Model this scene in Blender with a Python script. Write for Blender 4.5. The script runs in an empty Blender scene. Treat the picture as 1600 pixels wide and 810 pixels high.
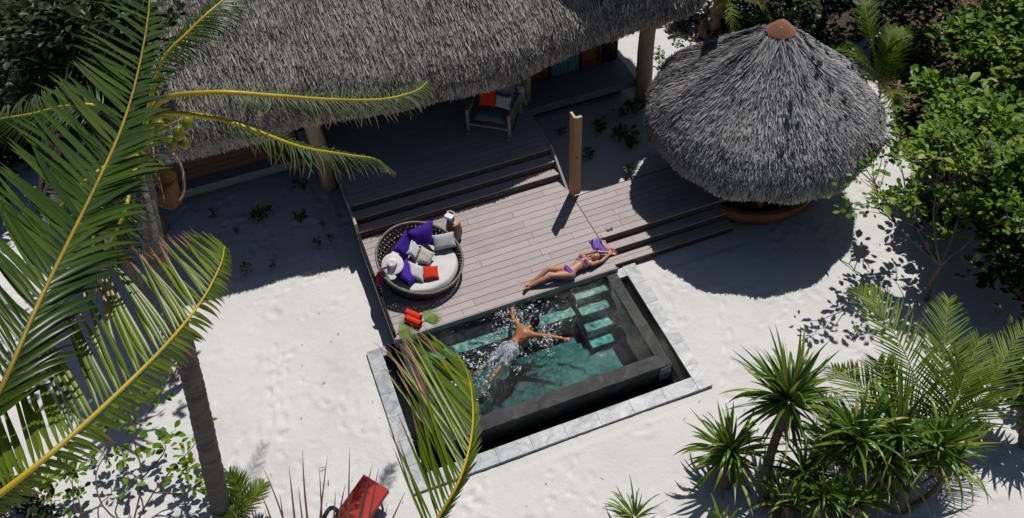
import bpy, bmesh, math, random
import numpy as np
from mathutils import Vector, Matrix, Quaternion
random.seed(7); RNG=np.random.default_rng(7)
S=bpy.context.scene; COL=S.collection
# ------------------------------------------------------------------ camera
CAMZ=12.95; FPX=1342.2
def _basis():
    p,r,y=math.radians(48.644),math.radians(-3.5302),math.radians(18.2103)
    cp,sp=math.cos(p),math.sin(p)
    fw=np.array([0,cp,-sp]); rt=np.array([1.,0,0]); up=np.cross(rt,fw)
    r2=math.cos(r)*rt+math.sin(r)*up; u2=-math.sin(r)*rt+math.cos(r)*up
    M=np.array([[math.cos(y),math.sin(y),0],[-math.sin(y),math.cos(y),0],[0,0,1.]])
    return M@r2,M@u2,M@fw
CR,CU,CF=_basis()
cam=bpy.data.cameras.new('camera'); co=bpy.data.objects.new('camera',cam); COL.objects.link(co)
cam.sensor_width=36; cam.lens=FPX/1600*36; cam.clip_start=.1; cam.clip_end=500
co.matrix_world=Matrix(((CR[0],CU[0],-CF[0],0),(CR[1],CU[1],-CF[1],0),(CR[2],CU[2],-CF[2],CAMZ),(0,0,0,1)))
S.camera=co
def P(x,y,z=0.):
    d=CF+CR*(x-800)/FPX-CU*(y-405)/FPX
    return Vector(np.array([0,0,CAMZ])+d*((z-CAMZ)/d[2]))
# ------------------------------------------------------------------ light
SUN=Vector((.35,.39,1)).normalized()
w=bpy.data.worlds.new('World'); S.world=w; w.use_nodes=True
nt=w.node_tree; bg=nt.nodes['Background']
sky=nt.nodes.new('ShaderNodeTexSky'); sky.sky_type='NISHITA'; sky.sun_disc=False
sky.sun_elevation=math.asin(SUN.z); sky.sun_rotation=math.atan2(SUN.x,SUN.y)
nt.links.new(sky.outputs[0],bg.inputs[0]); bg.inputs[1].default_value=.05
sl=bpy.data.lights.new('sun','SUN'); sl.energy=5.0; sl.angle=math.radians(.5); sl.color=(1,.965,.91)
so=bpy.data.objects.new('sun',sl); COL.objects.link(so); so.rotation_euler=SUN.to_track_quat('Z','Y').to_euler(); so.location=(5,5,25)
S.view_settings.view_transform='Standard'; S.view_settings.look='None'; S.view_settings.exposure=-.5; S.view_settings.gamma=1
S.cycles.max_bounces=6; S.cycles.diffuse_bounces=1; S.cycles.glossy_bounces=2; S.cycles.transparent_max_bounces=12
S.cycles.transmission_bounces=4; S.cycles.volume_bounces=0; S.cycles.sample_clamp_indirect=4; S.cycles.caustics_reflective=False; S.cycles.caustics_refractive=False
# ------------------------------------------------------------------ materials
def nmat(name):
    m=bpy.data.materials.new(name); m.use_nodes=True; n=m.node_tree
    return m,n,n.nodes['Principled BSDF']
def ramp(n,stops):
    r=n.nodes.new('ShaderNodeValToRGB'); e=r.color_ramp.elements
    while len(e)<len(stops): e.new(.5)
    for i,(p,c) in enumerate(stops): e[i].position=p; e[i].color=(*c,1)
    return r
def coords(n,scale=(1,1,1)):
    t=n.nodes.new('ShaderNodeTexCoord'); m=n.nodes.new('ShaderNodeMapping'); m.inputs['Scale'].default_value=scale
    n.links.new(t.outputs['Object'],m.inputs[0]); return m.outputs[0]
def noise(n,vec,scale,detail=4,rough=.55):
    x=n.nodes.new('ShaderNodeTexNoise'); x.inputs['Scale'].default_value=scale; x.inputs['Detail'].default_value=detail
    x.inputs['Roughness'].default_value=rough; n.links.new(vec,x.inputs['Vector']); return x.outputs['Fac']
def bump(n,h,strength,dist,b,prev=None):
    x=n.nodes.new('ShaderNodeBump'); x.inputs['Strength'].default_value=strength; x.inputs['Distance'].default_value=dist
    n.links.new(h,x.inputs['Height'])
    if prev: n.links.new(prev,x.inputs['Normal'])
    if b is not None: n.links.new(x.outputs[0],b.inputs['Normal'])
    return x.outputs[0]
def M(name,c1,c2=None,scale=8,rough=.7,bmp=.3,bd=.01,stretch=(1,1,1),spec=.3,detail=4,bscale=None,rnd=False,met=0):
    m,n,b=nmat(name); c2=c2 or tuple(v*.75 for v in c1)
    v=coords(n,stretch); f=noise(n,v,scale,detail)
    if rnd:                                   # every object of the kind gets its own shade
        oi=n.nodes.new('ShaderNodeObjectInfo'); a=n.nodes.new('ShaderNodeMath'); a.operation='MULTIPLY_ADD'
        a.inputs[1].default_value=.45; n.links.new(oi.outputs['Random'],a.inputs[0])
        s=n.nodes.new('ShaderNodeMath'); s.operation='SUBTRACT'; s.inputs[1].default_value=.22; n.links.new(f,s.inputs[0])
        n.links.new(s.outputs[0],a.inputs[2]); f2=a.outputs[0]
    else: f2=f
    r=ramp(n,[(.3,c2),(.7,c1)]); n.links.new(f2,r.inputs[0]); n.links.new(r.outputs[0],b.inputs['Base Color'])
    b.inputs['Roughness'].default_value=rough; b.inputs['Specular IOR Level'].default_value=spec; b.inputs['Metallic'].default_value=met
    if bmp: bump(n,noise(n,v,bscale or scale*3,3),bmp,bd,b)
    return m
def Mleaf(name,cols,tip=None,rough=.4,trans=.3,spec=.5,tipstart=.8):
    """leaf: shade differs from leaf to leaf (attribute rnd), dry towards the tip (attribute along)"""
    m,n,b=nmat(name)
    a=n.nodes.new('ShaderNodeAttribute'); a.attribute_name='rnd'
    k=len(cols); r=ramp(n,[(i/(k-1),c) for i,c in enumerate(cols)]); n.links.new(a.outputs['Fac'],r.inputs[0])
    col=r.outputs[0]
    if tip:
        t=n.nodes.new('ShaderNodeAttribute'); t.attribute_name='along'
        q=n.nodes.new('ShaderNodeMath'); q.operation='MULTIPLY_ADD'; q.inputs[1].default_value=.3
        n.links.new(a.outputs['Fac'],q.inputs[0]); n.links.new(t.outputs['Fac'],q.inputs[2])
        rr=ramp(n,[(tipstart,(0,0,0)),(min(1,tipstart+.18),(1,1,1))]); n.links.new(q.outputs[0],rr.inputs[0])
        mx=n.nodes.new('ShaderNodeMix'); mx.data_type='RGBA'; n.links.new(rr.outputs[0],mx.inputs[0])
        n.links.new(col,mx.inputs[6]); mx.inputs[7].default_value=(*tip,1); col=mx.outputs[2]
    n.links.new(col,b.inputs['Base Color']); b.inputs['Roughness'].default_value=rough; b.inputs['Specular IOR Level'].default_value=spec
    tr=n.nodes.new('ShaderNodeBsdfTranslucent'); n.links.new(col,tr.inputs[0])
    ms=n.nodes.new('ShaderNodeMixShader'); ms.inputs[0].default_value=trans
    n.links.new(b.outputs[0],ms.inputs[1]); n.links.new(tr.outputs[0],ms.inputs[2])
    n.links.new(ms.outputs[0],n.nodes['Material Output'].inputs[0]); return m
def Mthatch(name,cols):
    m,n,b=nmat(name); a=n.nodes.new('ShaderNodeAttribute'); a.attribute_name='rnd'
    v=coords(n); f=noise(n,v,1.6,3)
    q=n.nodes.new('ShaderNodeMath'); q.operation='MULTIPLY_ADD'; q.inputs[1].default_value=1.0
    s=n.nodes.new('ShaderNodeMath'); s.operation='MULTIPLY_ADD'; s.inputs[1].default_value=.8; s.inputs[2].default_value=-.40
    n.links.new(f,s.inputs[0]); n.links.new(a.outputs['Fac'],q.inputs[0]); n.links.new(s.outputs[0],q.inputs[2])
    k=len(cols); r=ramp(n,[(i/(k-1),c) for i,c in enumerate(cols)]); n.links.new(q.outputs[0],r.inputs[0])
    n.links.new(r.outputs[0],b.inputs['Base Color']); b.inputs['Roughness'].default_value=.75; b.inputs['Specular IOR Level'].default_value=.3
    return m
def Msand():
    m,n,b=nmat('sand'); v=coords(n)
    r=ramp(n,[(.25,(.57,.56,.545)),(.42,(.645,.635,.62)),(.75,(.69,.68,.665))]); n.links.new(noise(n,v,.9,6,.65),r.inputs[0])
    sp=ramp(n,[(.0,(.3,.26,.22)),(.245,(.45,.42,.38)),(.28,(1,1,1))]); n.links.new(noise(n,v,23,3,.7),sp.inputs[0])
    mx=n.nodes.new('ShaderNodeMix'); mx.data_type='RGBA'; mx.blend_type='MULTIPLY'; mx.inputs[0].default_value=.7
    n.links.new(r.outputs[0],mx.inputs[6]); n.links.new(sp.outputs[0],mx.inputs[7]); n.links.new(mx.outputs[2],b.inputs['Base Color'])
    b.inputs['Roughness'].default_value=.95; b.inputs['Specular IOR Level'].default_value=.1
    a=bump(n,noise(n,v,3.2,4,.5),.28,.08,None); a=bump(n,noise(n,v,14,3),.35,.025,None,a); a=bump(n,noise(n,v,36,3,.7),.35,.010,None,a); bump(n,noise(n,v,90,2),.4,.004,b,a); return m
def Mstone(name,c1,c2,c3,rough=.5,vein=True,sc=3,spec=.5,bs=.35):
    m,n,b=nmat(name); v=coords(n,(1,1,1))
    d=n.nodes.new('ShaderNodeObjectInfo'); ad=n.nodes.new('ShaderNodeVectorMath'); ad.operation='MULTIPLY_ADD'
    cx=n.nodes.new('ShaderNodeCombineXYZ'); n.links.new(d.outputs['Random'],cx.inputs[0]); n.links.new(d.outputs['Random'],cx.inputs[1])
    ad.inputs[1].default_value=(9,7,3); n.links.new(cx.outputs[0],ad.inputs[0]); n.links.new(v,ad.inputs[2]); v=ad.outputs[0]
    x=n.nodes.new('ShaderNodeTexNoise'); x.inputs['Scale'].default_value=sc; x.inputs['Detail'].default_value=7; x.inputs['Roughness'].default_value=.65
    x.inputs['Distortion'].default_value=1.6; n.links.new(v,x.inputs['Vector'])
    r=ramp(n,[(.32,c1),(.5,c2),(.66,c3)]); n.links.new(x.outputs['Fac'],r.inputs[0]); n.links.new(r.outputs[0],b.inputs['Base Color'])
    b.inputs['Roughness'].default_value=rough; b.inputs['Specular IOR Level'].default_value=spec
    bump(n,noise(n,v,14,5),bs,.01,b); return m
def Mwater(name,tint,density,wave=.5,caus=True,rough=.04):
    m,n,b=nmat(name); n.nodes.remove(b); v=coords(n); out=n.nodes['Material Output']
    nz=n.nodes.new('ShaderNodeTexNoise'); nz.inputs['Scale'].default_value=3.2; nz.inputs['Detail'].default_value=3; n.links.new(v,nz.inputs['Vector'])
    ad=n.nodes.new('ShaderNodeVectorMath'); ad.operation='MULTIPLY_ADD'; ad.inputs[1].default_value=(.35,.35,.35)
    n.links.new(nz.outputs['Color'],ad.inputs[0]); n.links.new(v,ad.inputs[2])
    vo=n.nodes.new('ShaderNodeTexVoronoi'); vo.feature='DISTANCE_TO_EDGE'; vo.inputs['Scale'].default_value=6.5; n.links.new(ad.outputs[0],vo.inputs['Vector'])
    tr=n.nodes.new('ShaderNodeBsdfTransparent')
    if caus:                                   # painted caustics: a cell pattern in the transparent colour stands for focused light
        r=ramp(n,[(.0,(1,1,1)),(.07,(1,1,1)),(.16,(.78,.83,.83)),(.4,(.60,.66,.66))]); n.links.new(vo.outputs['Distance'],r.inputs[0]); n.links.new(r.outputs[0],tr.inputs[0])
    gl=n.nodes.new('ShaderNodeBsdfGlossy'); gl.inputs['Roughness'].default_value=rough
    fr=n.nodes.new('ShaderNodeFresnel'); fr.inputs[0].default_value=1.33
    a=bump(n,vo.outputs['Distance'],wave*.5,.04,None); a=bump(n,noise(n,v,9,3),wave,.05,None,a); a=bump(n,noise(n,v,38,2),wave*.8,.012,None,a)
    n.links.new(a,gl.inputs['Normal']); n.links.new(a,fr.inputs['Normal'])
    ms=n.nodes.new('ShaderNodeMixShader'); n.links.new(fr.outputs[0],ms.inputs[0]); n.links.new(tr.outputs[0],ms.inputs[1]); n.links.new(gl.outputs[0],ms.inputs[2])
    n.links.new(ms.outputs[0],out.inputs['Surface'])
    va=n.nodes.new('ShaderNodeVolumeAbsorption'); va.inputs['Color'].default_value=(*tint,1); va.inputs['Density'].default_value=density
    n.links.new(va.outputs[0],out.inputs['Volume']); return m
MT={}
MT['sand']=Msand()
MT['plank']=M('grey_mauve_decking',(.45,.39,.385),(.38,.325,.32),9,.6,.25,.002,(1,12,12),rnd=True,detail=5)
_n=MT['plank'].node_tree; _b=_n.nodes['Principled BSDF']; _l=_b.inputs['Base Color'].links[0].from_socket
_v=coords(_n); _r=ramp(_n,[(.3,(.74,.74,.76)),(.5,(1,1,1)),(.75,(1.0,.985,.95))]); _n.links.new(noise(_n,_v,1.3,5,.65),_r.inputs[0])
_m=_n.nodes.new('ShaderNodeMix'); _m.data_type='RGBA'; _m.blend_type='MULTIPLY'; _m.inputs[0].default_value=.5; _n.links.new(_l,_m.inputs[6]); _n.links.new(_r.outputs[0],_m.inputs[7]); _n.links.new(_m.outputs[2],_b.inputs['Base Color'])
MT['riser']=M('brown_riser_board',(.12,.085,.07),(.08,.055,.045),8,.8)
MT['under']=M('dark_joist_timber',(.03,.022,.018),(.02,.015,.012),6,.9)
MT['timber']=M('warm_timber',(.5,.29,.15),(.36,.2,.1),7,.6,.4,.004,(9,9,1),rnd=True)
MT['timber2']=M('brown_boards',(.2,.1,.055),(.13,.065,.035),7,.6,.4,.004,(1,9,9),rnd=True)
MT['redwood']=M('orange_timber',(.33,.13,.055),(.22,.08,.035),5,.5,.3,.004)
MT['endgrain']=M('pale_cut_timber',(.62,.52,.42),(.5,.4,.3),20,.7)
MT['log']=M('pale_log',(.5,.38,.26),(.34,.24,.16),6,.8,.6,.02,(3,3,.6))
MT['coping']=Mstone('pale_grey_marble_coping',(.20,.215,.235),(.36,.375,.40),(.52,.53,.545),.45)
MT['wall']=Mstone('dark_wet_stone',(.018,.019,.021),(.036,.037,.039),(.07,.07,.07),.6,sc=2.5,spec=.2)
MT['inner']=Mstone('dark_green_pool_wall',(.03,.12,.135),(.05,.19,.21),(.08,.27,.28),.8,spec=.1)
MT['gutter']=M('black_basin_stone',(.012,.014,.016),(.006,.007,.008),5,.4)
MT['pfloor']=Mstone('pool_green_stone',(.16,.66,.6),(.36,.95,.87),(.7,.98,.9),.8,sc=2.2,spec=.05)
MT['pstep']=Mstone('pool_step_stone',(.13,.21,.19),(.27,.36,.32),(.45,.52,.45),.8,sc=5,spec=.05)
MT['water']=Mwater('pool_water',(.01,.95,.91),.60,.65)
MT['gwater']=Mwater('gutter_water',(.1,.3,.4),3.,.8,False)
MT['thatch_dk']=M('thatch_core',(.06,.055,.055),(.03,.028,.028),9,.95,.8,.05)
MT['thatch']=Mthatch('weathered_thatch',[(.04,.04,.046),(.15,.149,.162),(.27,.266,.28),(.39,.38,.385),(.52,.50,.49)])
MT['thatchv']=Mthatch('warm_weathered_thatch',[(.04,.037,.038),(.13,.122,.122),(.24,.226,.218),(.36,.335,.315),(.48,.45,.41)])
MT['thatch_e']=Mthatch('brown_thatch_edge',[(.07,.055,.04),(.24,.185,.12),(.38,.30,.21),(.5,.42,.32),(.58,.5,.4)])
MT['cap']=M('copper_brown_cap',(.34,.15,.09),(.27,.12,.075),4,.45,.2,.01)
MT['wicker']=M('dark_wicker',(.035,.032,.032),(.015,.014,.014),30,.45,.6,.004)
MT['rim']=M('grey_wicker_rim',(.2,.19,.18),(.13,.12,.115),30,.5,.5,.004)
MT['mattress']=M('offwhite_fabric',(.66,.655,.65),(.6,.59,.585),6,.9,.35,.02,bscale=9)
MT['cgrey']=M('light_grey_fabric',(.5,.5,.51),(.44,.44,.45),8,.9,.25,.01)
MT['cwhite']=M('white_fabric',(.62,.62,.64),(.56,.56,.57),8,.9,.25,.01)
MT['cbeige']=M('beige_fabric',(.56,.53,.48),(.48,.46,.41),8,.9,.25,.01)
MT['cpurple']=M('purple_fabric',(.062,.018,.33),(.04,.012,.23),8,.85,.35,.02,bscale=10)
MT['cred']=M('orange_red_fabric',(.70,.05,.015),(.6,.035,.012),12,.9,.3,.006)
MT['towel']=M('orange_red_towelling',(.75,.055,.02),(.62,.04,.015),40,.95,.6,.006)
MT['rtowel']=M('brick_red_fabric',(.42,.045,.035),(.36,.035,.03),20,.8,.2,.004)
MT['hat']=M('white_straw',(.8,.8,.82),(.7,.7,.72),40,.7,.4,.004)
MT['pink']=M('pink_red_scarf',(.6,.07,.08),(.15,.03,.16),10,.7,.4,.01)
MT['navy']=M('dark_blue_scarf',(.05,.03,.2),(.25,.03,.06),14,.7,.4,.01)
MT['stool']=M('tan_wood_stool',(.33,.2,.12),(.22,.13,.08),5,.55,.3,.005,(4,4,1))
MT['stooltop']=M('pale_wood_top',(.5,.36,.26),(.42,.3,.22),7,.5,.2,.003)
MT['whitep']=M('white_plastic',(.8,.8,.82),(.75,.75,.78),5,.25,0)
MT['bluep']=M('blue_glass',(.18,.2,.62),(.12,.13,.5),5,.3,0)
MT['black']=M('black_plastic',(.01,.01,.012),(.006,.006,.008),5,.3,0)
MT['skinw']=M('tan_skin',(.52,.27,.17),(.44,.21,.13),9,.42,.1,.003,spec=.5)
MT['skinm']=M('brown_skin',(.42,.17,.075),(.33,.125,.055),9,.46,.15,.004,spec=.45)
MT['hairw']=M('dark_brown_hair',(.05,.02,.012),(.025,.01,.007),30,.4,.6,.006)
MT['hairm']=M('black_hair',(.008,.008,.009),(.004,.004,.005),30,.35,.6,.006)
MT['bikini']=M('violet_bikini',(.2,.03,.36),(.14,.02,.26),30,.6,.1)
MT['teal']=M('turquoise_band',(.08,.55,.6),(.05,.42,.5),30,.6,.1)
MT['pale']=M('pale_pink_trim',(.7,.5,.52),(.6,.42,.45),30,.6,.1)
MT['lip']=M('rose_lips',(.4,.08,.07),(.35,.07,.06),30,.4,.0)
MT['red']=M('red_bangle',(.5,.03,.04),(.4,.02,.03),20,.4,0)
MT['short']=M('pale_lilac_swim_shorts',(.42,.42,.52),(.3,.3,.4),9,.6,.5,.02,bscale=14)
MT['lilac']=M('violet_cloth',(.25,.16,.62),(.17,.09,.45),9,.8,.4,.015)
MT['straw']=M('peach_straw',(.55,.38,.32),(.42,.27,.22),30,.8,.4,.006)
MT['foam']=M('white_water',(.85,.88,.92),(.8,.84,.88),9,.15,0,spec=.8)
MT['chairw']=M('grey_teak',(.34,.3,.27),(.25,.22,.2),9,.7)
MT['seat']=M('blue_grey_fabric',(.16,.2,.24),(.12,.16,.19),9,.9)
MT['curtain']=M('teal_curtain',(.22,.5,.56),(.14,.36,.42),3,.9,.5,.05,(8,1,.2))
MT['glass']=M('dark_glass',(.01,.015,.02),(.008,.01,.015),5,.08,0,spec=.8)
MT['slab']=M('pale_concrete_edge',(.33,.31,.31),(.27,.25,.25),5,.8)
MT['trunk']=M('grey_palm_bark',(.2,.18,.155),(.10,.09,.078),3,.9,.9,.03,(1,1,8),detail=6)
MT['bark']=M('brown_bark',(.21,.165,.13),(.12,.09,.07),7,.9,.6,.02)
MT['rachis']=M('yellow_midrib',(.56,.40,.02),(.36,.30,.03),3,.4,.1)
MT['rachisd']=M('green_yellow_midrib',(.34,.26,.022),(.2,.15,.03),3,.45,.1)
MT['leafA']=Mleaf('glossy_coconut_leaflet',[(.014,.040,.003),(.028,.060,.004),(.052,.09,.006)],(.22,.12,.06),.33,.12,.32,1.04)
MT['leafB']=Mleaf('yellowish_coconut_leaflet',[(.06,.11,.004),(.10,.155,.006),(.16,.20,.01)],(.26,.13,.06),.35,.2,.35,.95)
MT['leafD']=Mleaf('thin_coconut_leaflet',[(.035,.075,.015),(.065,.11,.02),(.10,.13,.025)],(.25,.17,.10),.45,.3,.4,.8)
MT['leafY']=Mleaf('yellow_green_palm_leaflet',[(.05,.11,.005),(.10,.18,.008),(.19,.25,.012)],(.2,.14,.05),.45,.3,.25,1.05)
MT['pand']=Mleaf('pandanus_strap_leaf',[(.025,.07,.007),(.055,.13,.01),(.10,.20,.015),(.17,.27,.03),(.30,.29,.07)],(.26,.18,.08),.36,.25,.5,1.04)
MT['dead']=Mleaf('dead_tan_leaf',[(.09,.06,.035),(.2,.14,.08),(.34,.25,.16)],None,.8,.1,.2)
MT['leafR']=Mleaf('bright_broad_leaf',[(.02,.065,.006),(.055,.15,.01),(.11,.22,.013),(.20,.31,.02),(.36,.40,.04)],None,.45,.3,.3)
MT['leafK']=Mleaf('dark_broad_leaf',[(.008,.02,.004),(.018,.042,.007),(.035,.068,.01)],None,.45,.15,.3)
MT['leafS']=Mleaf('small_plant_leaf',[(.05,.12,.01),(.09,.19,.015),(.17,.28,.03)],None,.4,.3,.4)
MT['nut']=M('green_coconut',(.24,.25,.03),(.15,.19,.025),3,.35,.15)
MT['fibre']=M('brown_palm_fibre',(.3,.15,.06),(.17,.085,.035),14,.9,.9,.03,(1,1,5))
MT['husk']=M('brown_husk',(.2,.13,.08),(.1,.06,.04),9,.9,.8,.02)
# ------------------------------------------------------------------ builders
def setp(o,label=None,cat=None,group=None,kind=None):
    if label: o['label']=label
    if cat: o['category']=cat
    if group: o['group']=group
    if kind: o['kind']=kind
    return o
def thing(name,label,cat,loc=(0,0,0),group=None,kind=None):
    o=bpy.data.objects.new(name,None); o.empty_display_size=.1; COL.objects.link(o); o.location=loc
    return setp(o,label,cat,group,kind)
def link(name,me,mat,parent=None,kind=None,smooth=False):
    if mat is not None and not me.materials: me.materials.append(mat)
    if smooth: me.polygons.foreach_set('use_smooth',[True]*len(me.polygons))
    o=bpy.data.objects.new(name,me); COL.objects.link(o)
    if parent is not None:
        o.parent=parent                           # meshes are written in world coordinates
        if parent.type=='EMPTY': o.matrix_parent_inverse=Matrix.Translation(-parent.location)
    if kind: o['kind']=kind
    return o
class MB:
    def __init__(s): s.v=[]; s.f=[]
    def box(s,x0,x1,y0,y1,z0,z1):
        n=len(s.v); s.v+=[(x,y,z) for z in (z0,z1) for y in (y0,y1) for x in (x0,x1)]
        s.f+=[tuple(n+i for i in q) for q in ((0,2,3,1),(4,5,7,6),(0,1,5,4),(2,6,7,3),(0,4,6,2),(1,3,7,5))]; return s
    def obox(s,c,ax,ay,az):
        n=len(s.v); c=Vector(c); ax,ay,az=Vector(ax),Vector(ay),Vector(az)
        s.v+=[tuple(c+ax*i+ay*j+az*k) for k in (-1,1) for j in (-1,1) for i in (-1,1)]
        s.f+=[tuple(n+i for i in q) for q in ((0,2,3,1),(4,5,7,6),(0,1,5,4),(2,6,7,3),(0,4,6,2),(1,3,7,5))]; return s
    def tube(s,pts,rad,seg=8,cap=True):
        pts=[Vector(p) for p in pts]; N=len(pts)
        if not hasattr(rad,'__len__'): rad=[rad]*N
        up=None; base=len(s.v)
        for i,p in enumerate(pts):
            t=(pts[min(i+1,N-1)]-pts[max(i-1,0)]).normalized()
            if up is None: up=t.orthogonal().normalized()
            up=(up-t*up.dot(t)).normalized(); b=t.cross(up)
            for k in range(seg):
                a=2*math.pi*k/seg; s.v.append(tuple(p+(up*math.cos(a)+b*math.sin(a))*rad[i]))
        for i in range(N-1):
            for k in range(seg):
                a=base+i*seg+k; c=base+i*seg+(k+1)%seg; s.f.append((a,c,c+seg,a+seg))
        if cap:
            s.f.append(tuple(base+k for k in range(seg))[::-1]); s.f.append(tuple(base+(N-1)*seg+k for k in range(seg)))
        return s
    def lathe(s,c,prof,seg=32,cap=False):
        b=len(s.v); c=Vector(c)
        for r,z in prof:
            for k in range(seg):
                a=2*math.pi*k/seg; s.v.append((c.x+r*math.cos(a),c.y+r*math.sin(a),c.z+z))
        for i in range(len(prof)-1):
            for k in range(seg):
                a=b+i*seg+k; d=b+i*seg+(k+1)%seg; s.f.append((a,d,d+seg,a+seg))
        if cap: s.f.append(tuple(b+k for k in range(seg))[::-1]); s.f.append(tuple(b+(len(prof)-1)*seg+k for k in range(seg)))
        return s
    def ell(s,c,ax,ay,az,seg=12,rings=8):
        c=Vector(c); ax,ay,az=Vector(ax),Vector(ay),Vector(az); b=len(s.v)
        for i in range(1,rings):
            ph=math.pi*i/rings
            for k in range(seg):
                a=2*math.pi*k/seg; s.v.append(tuple(c+ax*(math.sin(ph)*math.cos(a))+ay*(math.sin(ph)*math.sin(a))+az*math.cos(ph)))
        s.v.append(tuple(c+az)); s.v.append(tuple(c-az)); T=len(s.v)-2
        for i in range(rings-2):
            for k in range(seg):
                a=b+i*seg+k; d=b+i*seg+(k+1)%seg; s.f.append((a,a+seg,d+seg,d))
        for k in range(seg):
            s.f.append((T,b+k,b+(k+1)%seg)); s.f.append((T+1,b+(rings-2)*seg+(k+1)%seg,b+(rings-2)*seg+k))
        return s
    def grid(s,fn,nu,nv,closeu=False):
        b=len(s.v)
        for i in range(nu+(0 if closeu else 1)):
            for j in range(nv+1): s.v.append(tuple(fn(i/nu,j/nv)))
        W=nv+1; R=nu
        for i in range(R):
            i2=(i+1)%nu if closeu else i+1
            for j in range(nv): s.f.append((b+i*W+j,b+i2*W+j,b+i2*W+j+1,b+i*W+j+1))
        return s
    def build(s,name,mat,parent=None,smooth=False,kind=None,rnd=None):
        me=bpy.data.meshes.new(name); me.from_pydata(s.v,[],s.f); me.update()
        if rnd is not None: addattr(me,rnd,None)
        return link(name,me,mat,parent,kind,smooth)
def addattr(me,rnd,along):
    a=me.attributes.new('rnd','FLOAT','FACE')
    a.data.foreach_set('value',np.broadcast_to(np.asarray(rnd,dtype=np.float32),(len(me.polygons),)).copy())
    if along is not None:
        b=me.attributes.new('along','FLOAT','POINT'); b.data.foreach_set('value',np.asarray(along,dtype=np.float32))
def scatter(name,tv,tf,pos,rot,scl,mat,parent=None,kind=None,along=None,smooth=True,rnd=None):
    """many copies of one small template (leaf, straw, drop) written into one mesh. tf: faces of equal size"""
    tv=np.asarray(tv,float); tf=np.asarray(tf,int); pos=np.asarray(pos,float); N=len(pos)
    scl=np.asarray(scl,float); scl=scl.reshape(N,1,-1)
    V=np.einsum('nij,nkj->nki',rot,tv[None]*scl)+pos[:,None,:]
    F=(tf[None]+(np.arange(N)*len(tv))[:,None,None]).reshape(-1,tf.shape[1]); k=tf.shape[1]
    me=bpy.data.meshes.new(name); V=V.reshape(-1,3)
    me.vertices.add(len(V)); me.vertices.foreach_set('co',V.ravel())
    me.loops.add(len(F)*k); me.loops.foreach_set('vertex_index',F.ravel())
    me.polygons.add(len(F)); me.polygons.foreach_set('loop_start',np.arange(len(F))*k)
    try: me.polygons.foreach_set('loop_total',np.full(len(F),k))
    except Exception: pass
    me.update(); me.validate()
    r=RNG.random(N) if rnd is None else rnd
    addattr(me,np.repeat(r,len(tf)),np.tile(along,N) if along is not None else None)
    return link(name,me,mat,parent,kind,smooth)
def nrm(a): return a/np.maximum(np.linalg.norm(a,axis=-1,keepdims=True),1e-9)
def frames(d,up):
    """rotation matrices whose x axis is d and whose z axis is near up"""
    d=nrm(np.asarray(d,float)); up=np.broadcast_to(np.asarray(up,float),d.shape); y=np.cross(up,d)
    bad=np.linalg.norm(y,axis=1)<1e-3; y[bad]=np.cross(np.array([.3,.9,.1]),d[bad]); y=nrm(y); z=np.cross(d,y)
    return np.stack([d,y,z],axis=2)
def cat(pts,n):
    """smooth curve through pts"""
    pts=[Vector(p) for p in pts]; pts=[pts[0]*2-pts[1]]+pts+[pts[-1]*2-pts[-2]]; out=[]; k=len(pts)-3
    for i in range(n+1):
        t=i/n*k; j=min(int(t),k-1); t-=j; a,b,c,d=pts[j:j+4]
        out.append(.5*((2*b)+(c-a)*t+(2*a-5*b+4*c-d)*t*t+(3*b-a-3*c+d)*t**3))
    return out
# leaf templates (x along, y across, z up)
OV=[(0,0,0),(.35,0,-.03),(.72,0,-.05),(1,0,-.14),(.3,.2,.03),(.7,.27,.02),(.3,-.2,.03),(.7,-.27,.02)]
OVF=[(0,4,1,1),(4,5,2,1),(5,3,2,2),(0,1,6,6),(6,1,2,7),(7,2,3,3)]
OVF=[(0,4,5,1),(1,5,3,2),(0,1,7,6),(1,2,3,7)]
def leaflet(b,d,n,L,w,droop,seg=6,fold=.35,curl=0.,dvec=None):
    """one folded strap leaflet: returns verts, faces, along"""
    p=Vector(b); d=Vector(d).normalized(); n=Vector(n); v=[]; al=[]; dv=Vector(dvec) if dvec is not None else Vector((0,0,-1))
    for i in range(seg+1):
        t=i/seg; nn=(n-d*n.dot(d)).normalized(); s=d.cross(nn)
        ww=w*min(1,.35+t*3.2)*(1-t**2.6)*.5+.0008
        v+= [tuple(p+s*ww+nn*ww*fold),tuple(p),tuple(p-s*ww+nn*ww*fold)]; al+=[t]*3
        p=p+d*(L/seg); d=(d+dv*(droop*(.3+t)/seg)+s*(curl/seg)).normalized()
    f=[]
    for i in range(seg):
        a=i*3; f+=[(a,a+1,a+4,a+3),(a+1,a+2,a+5,a+4)]
    return v,f,al
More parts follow.
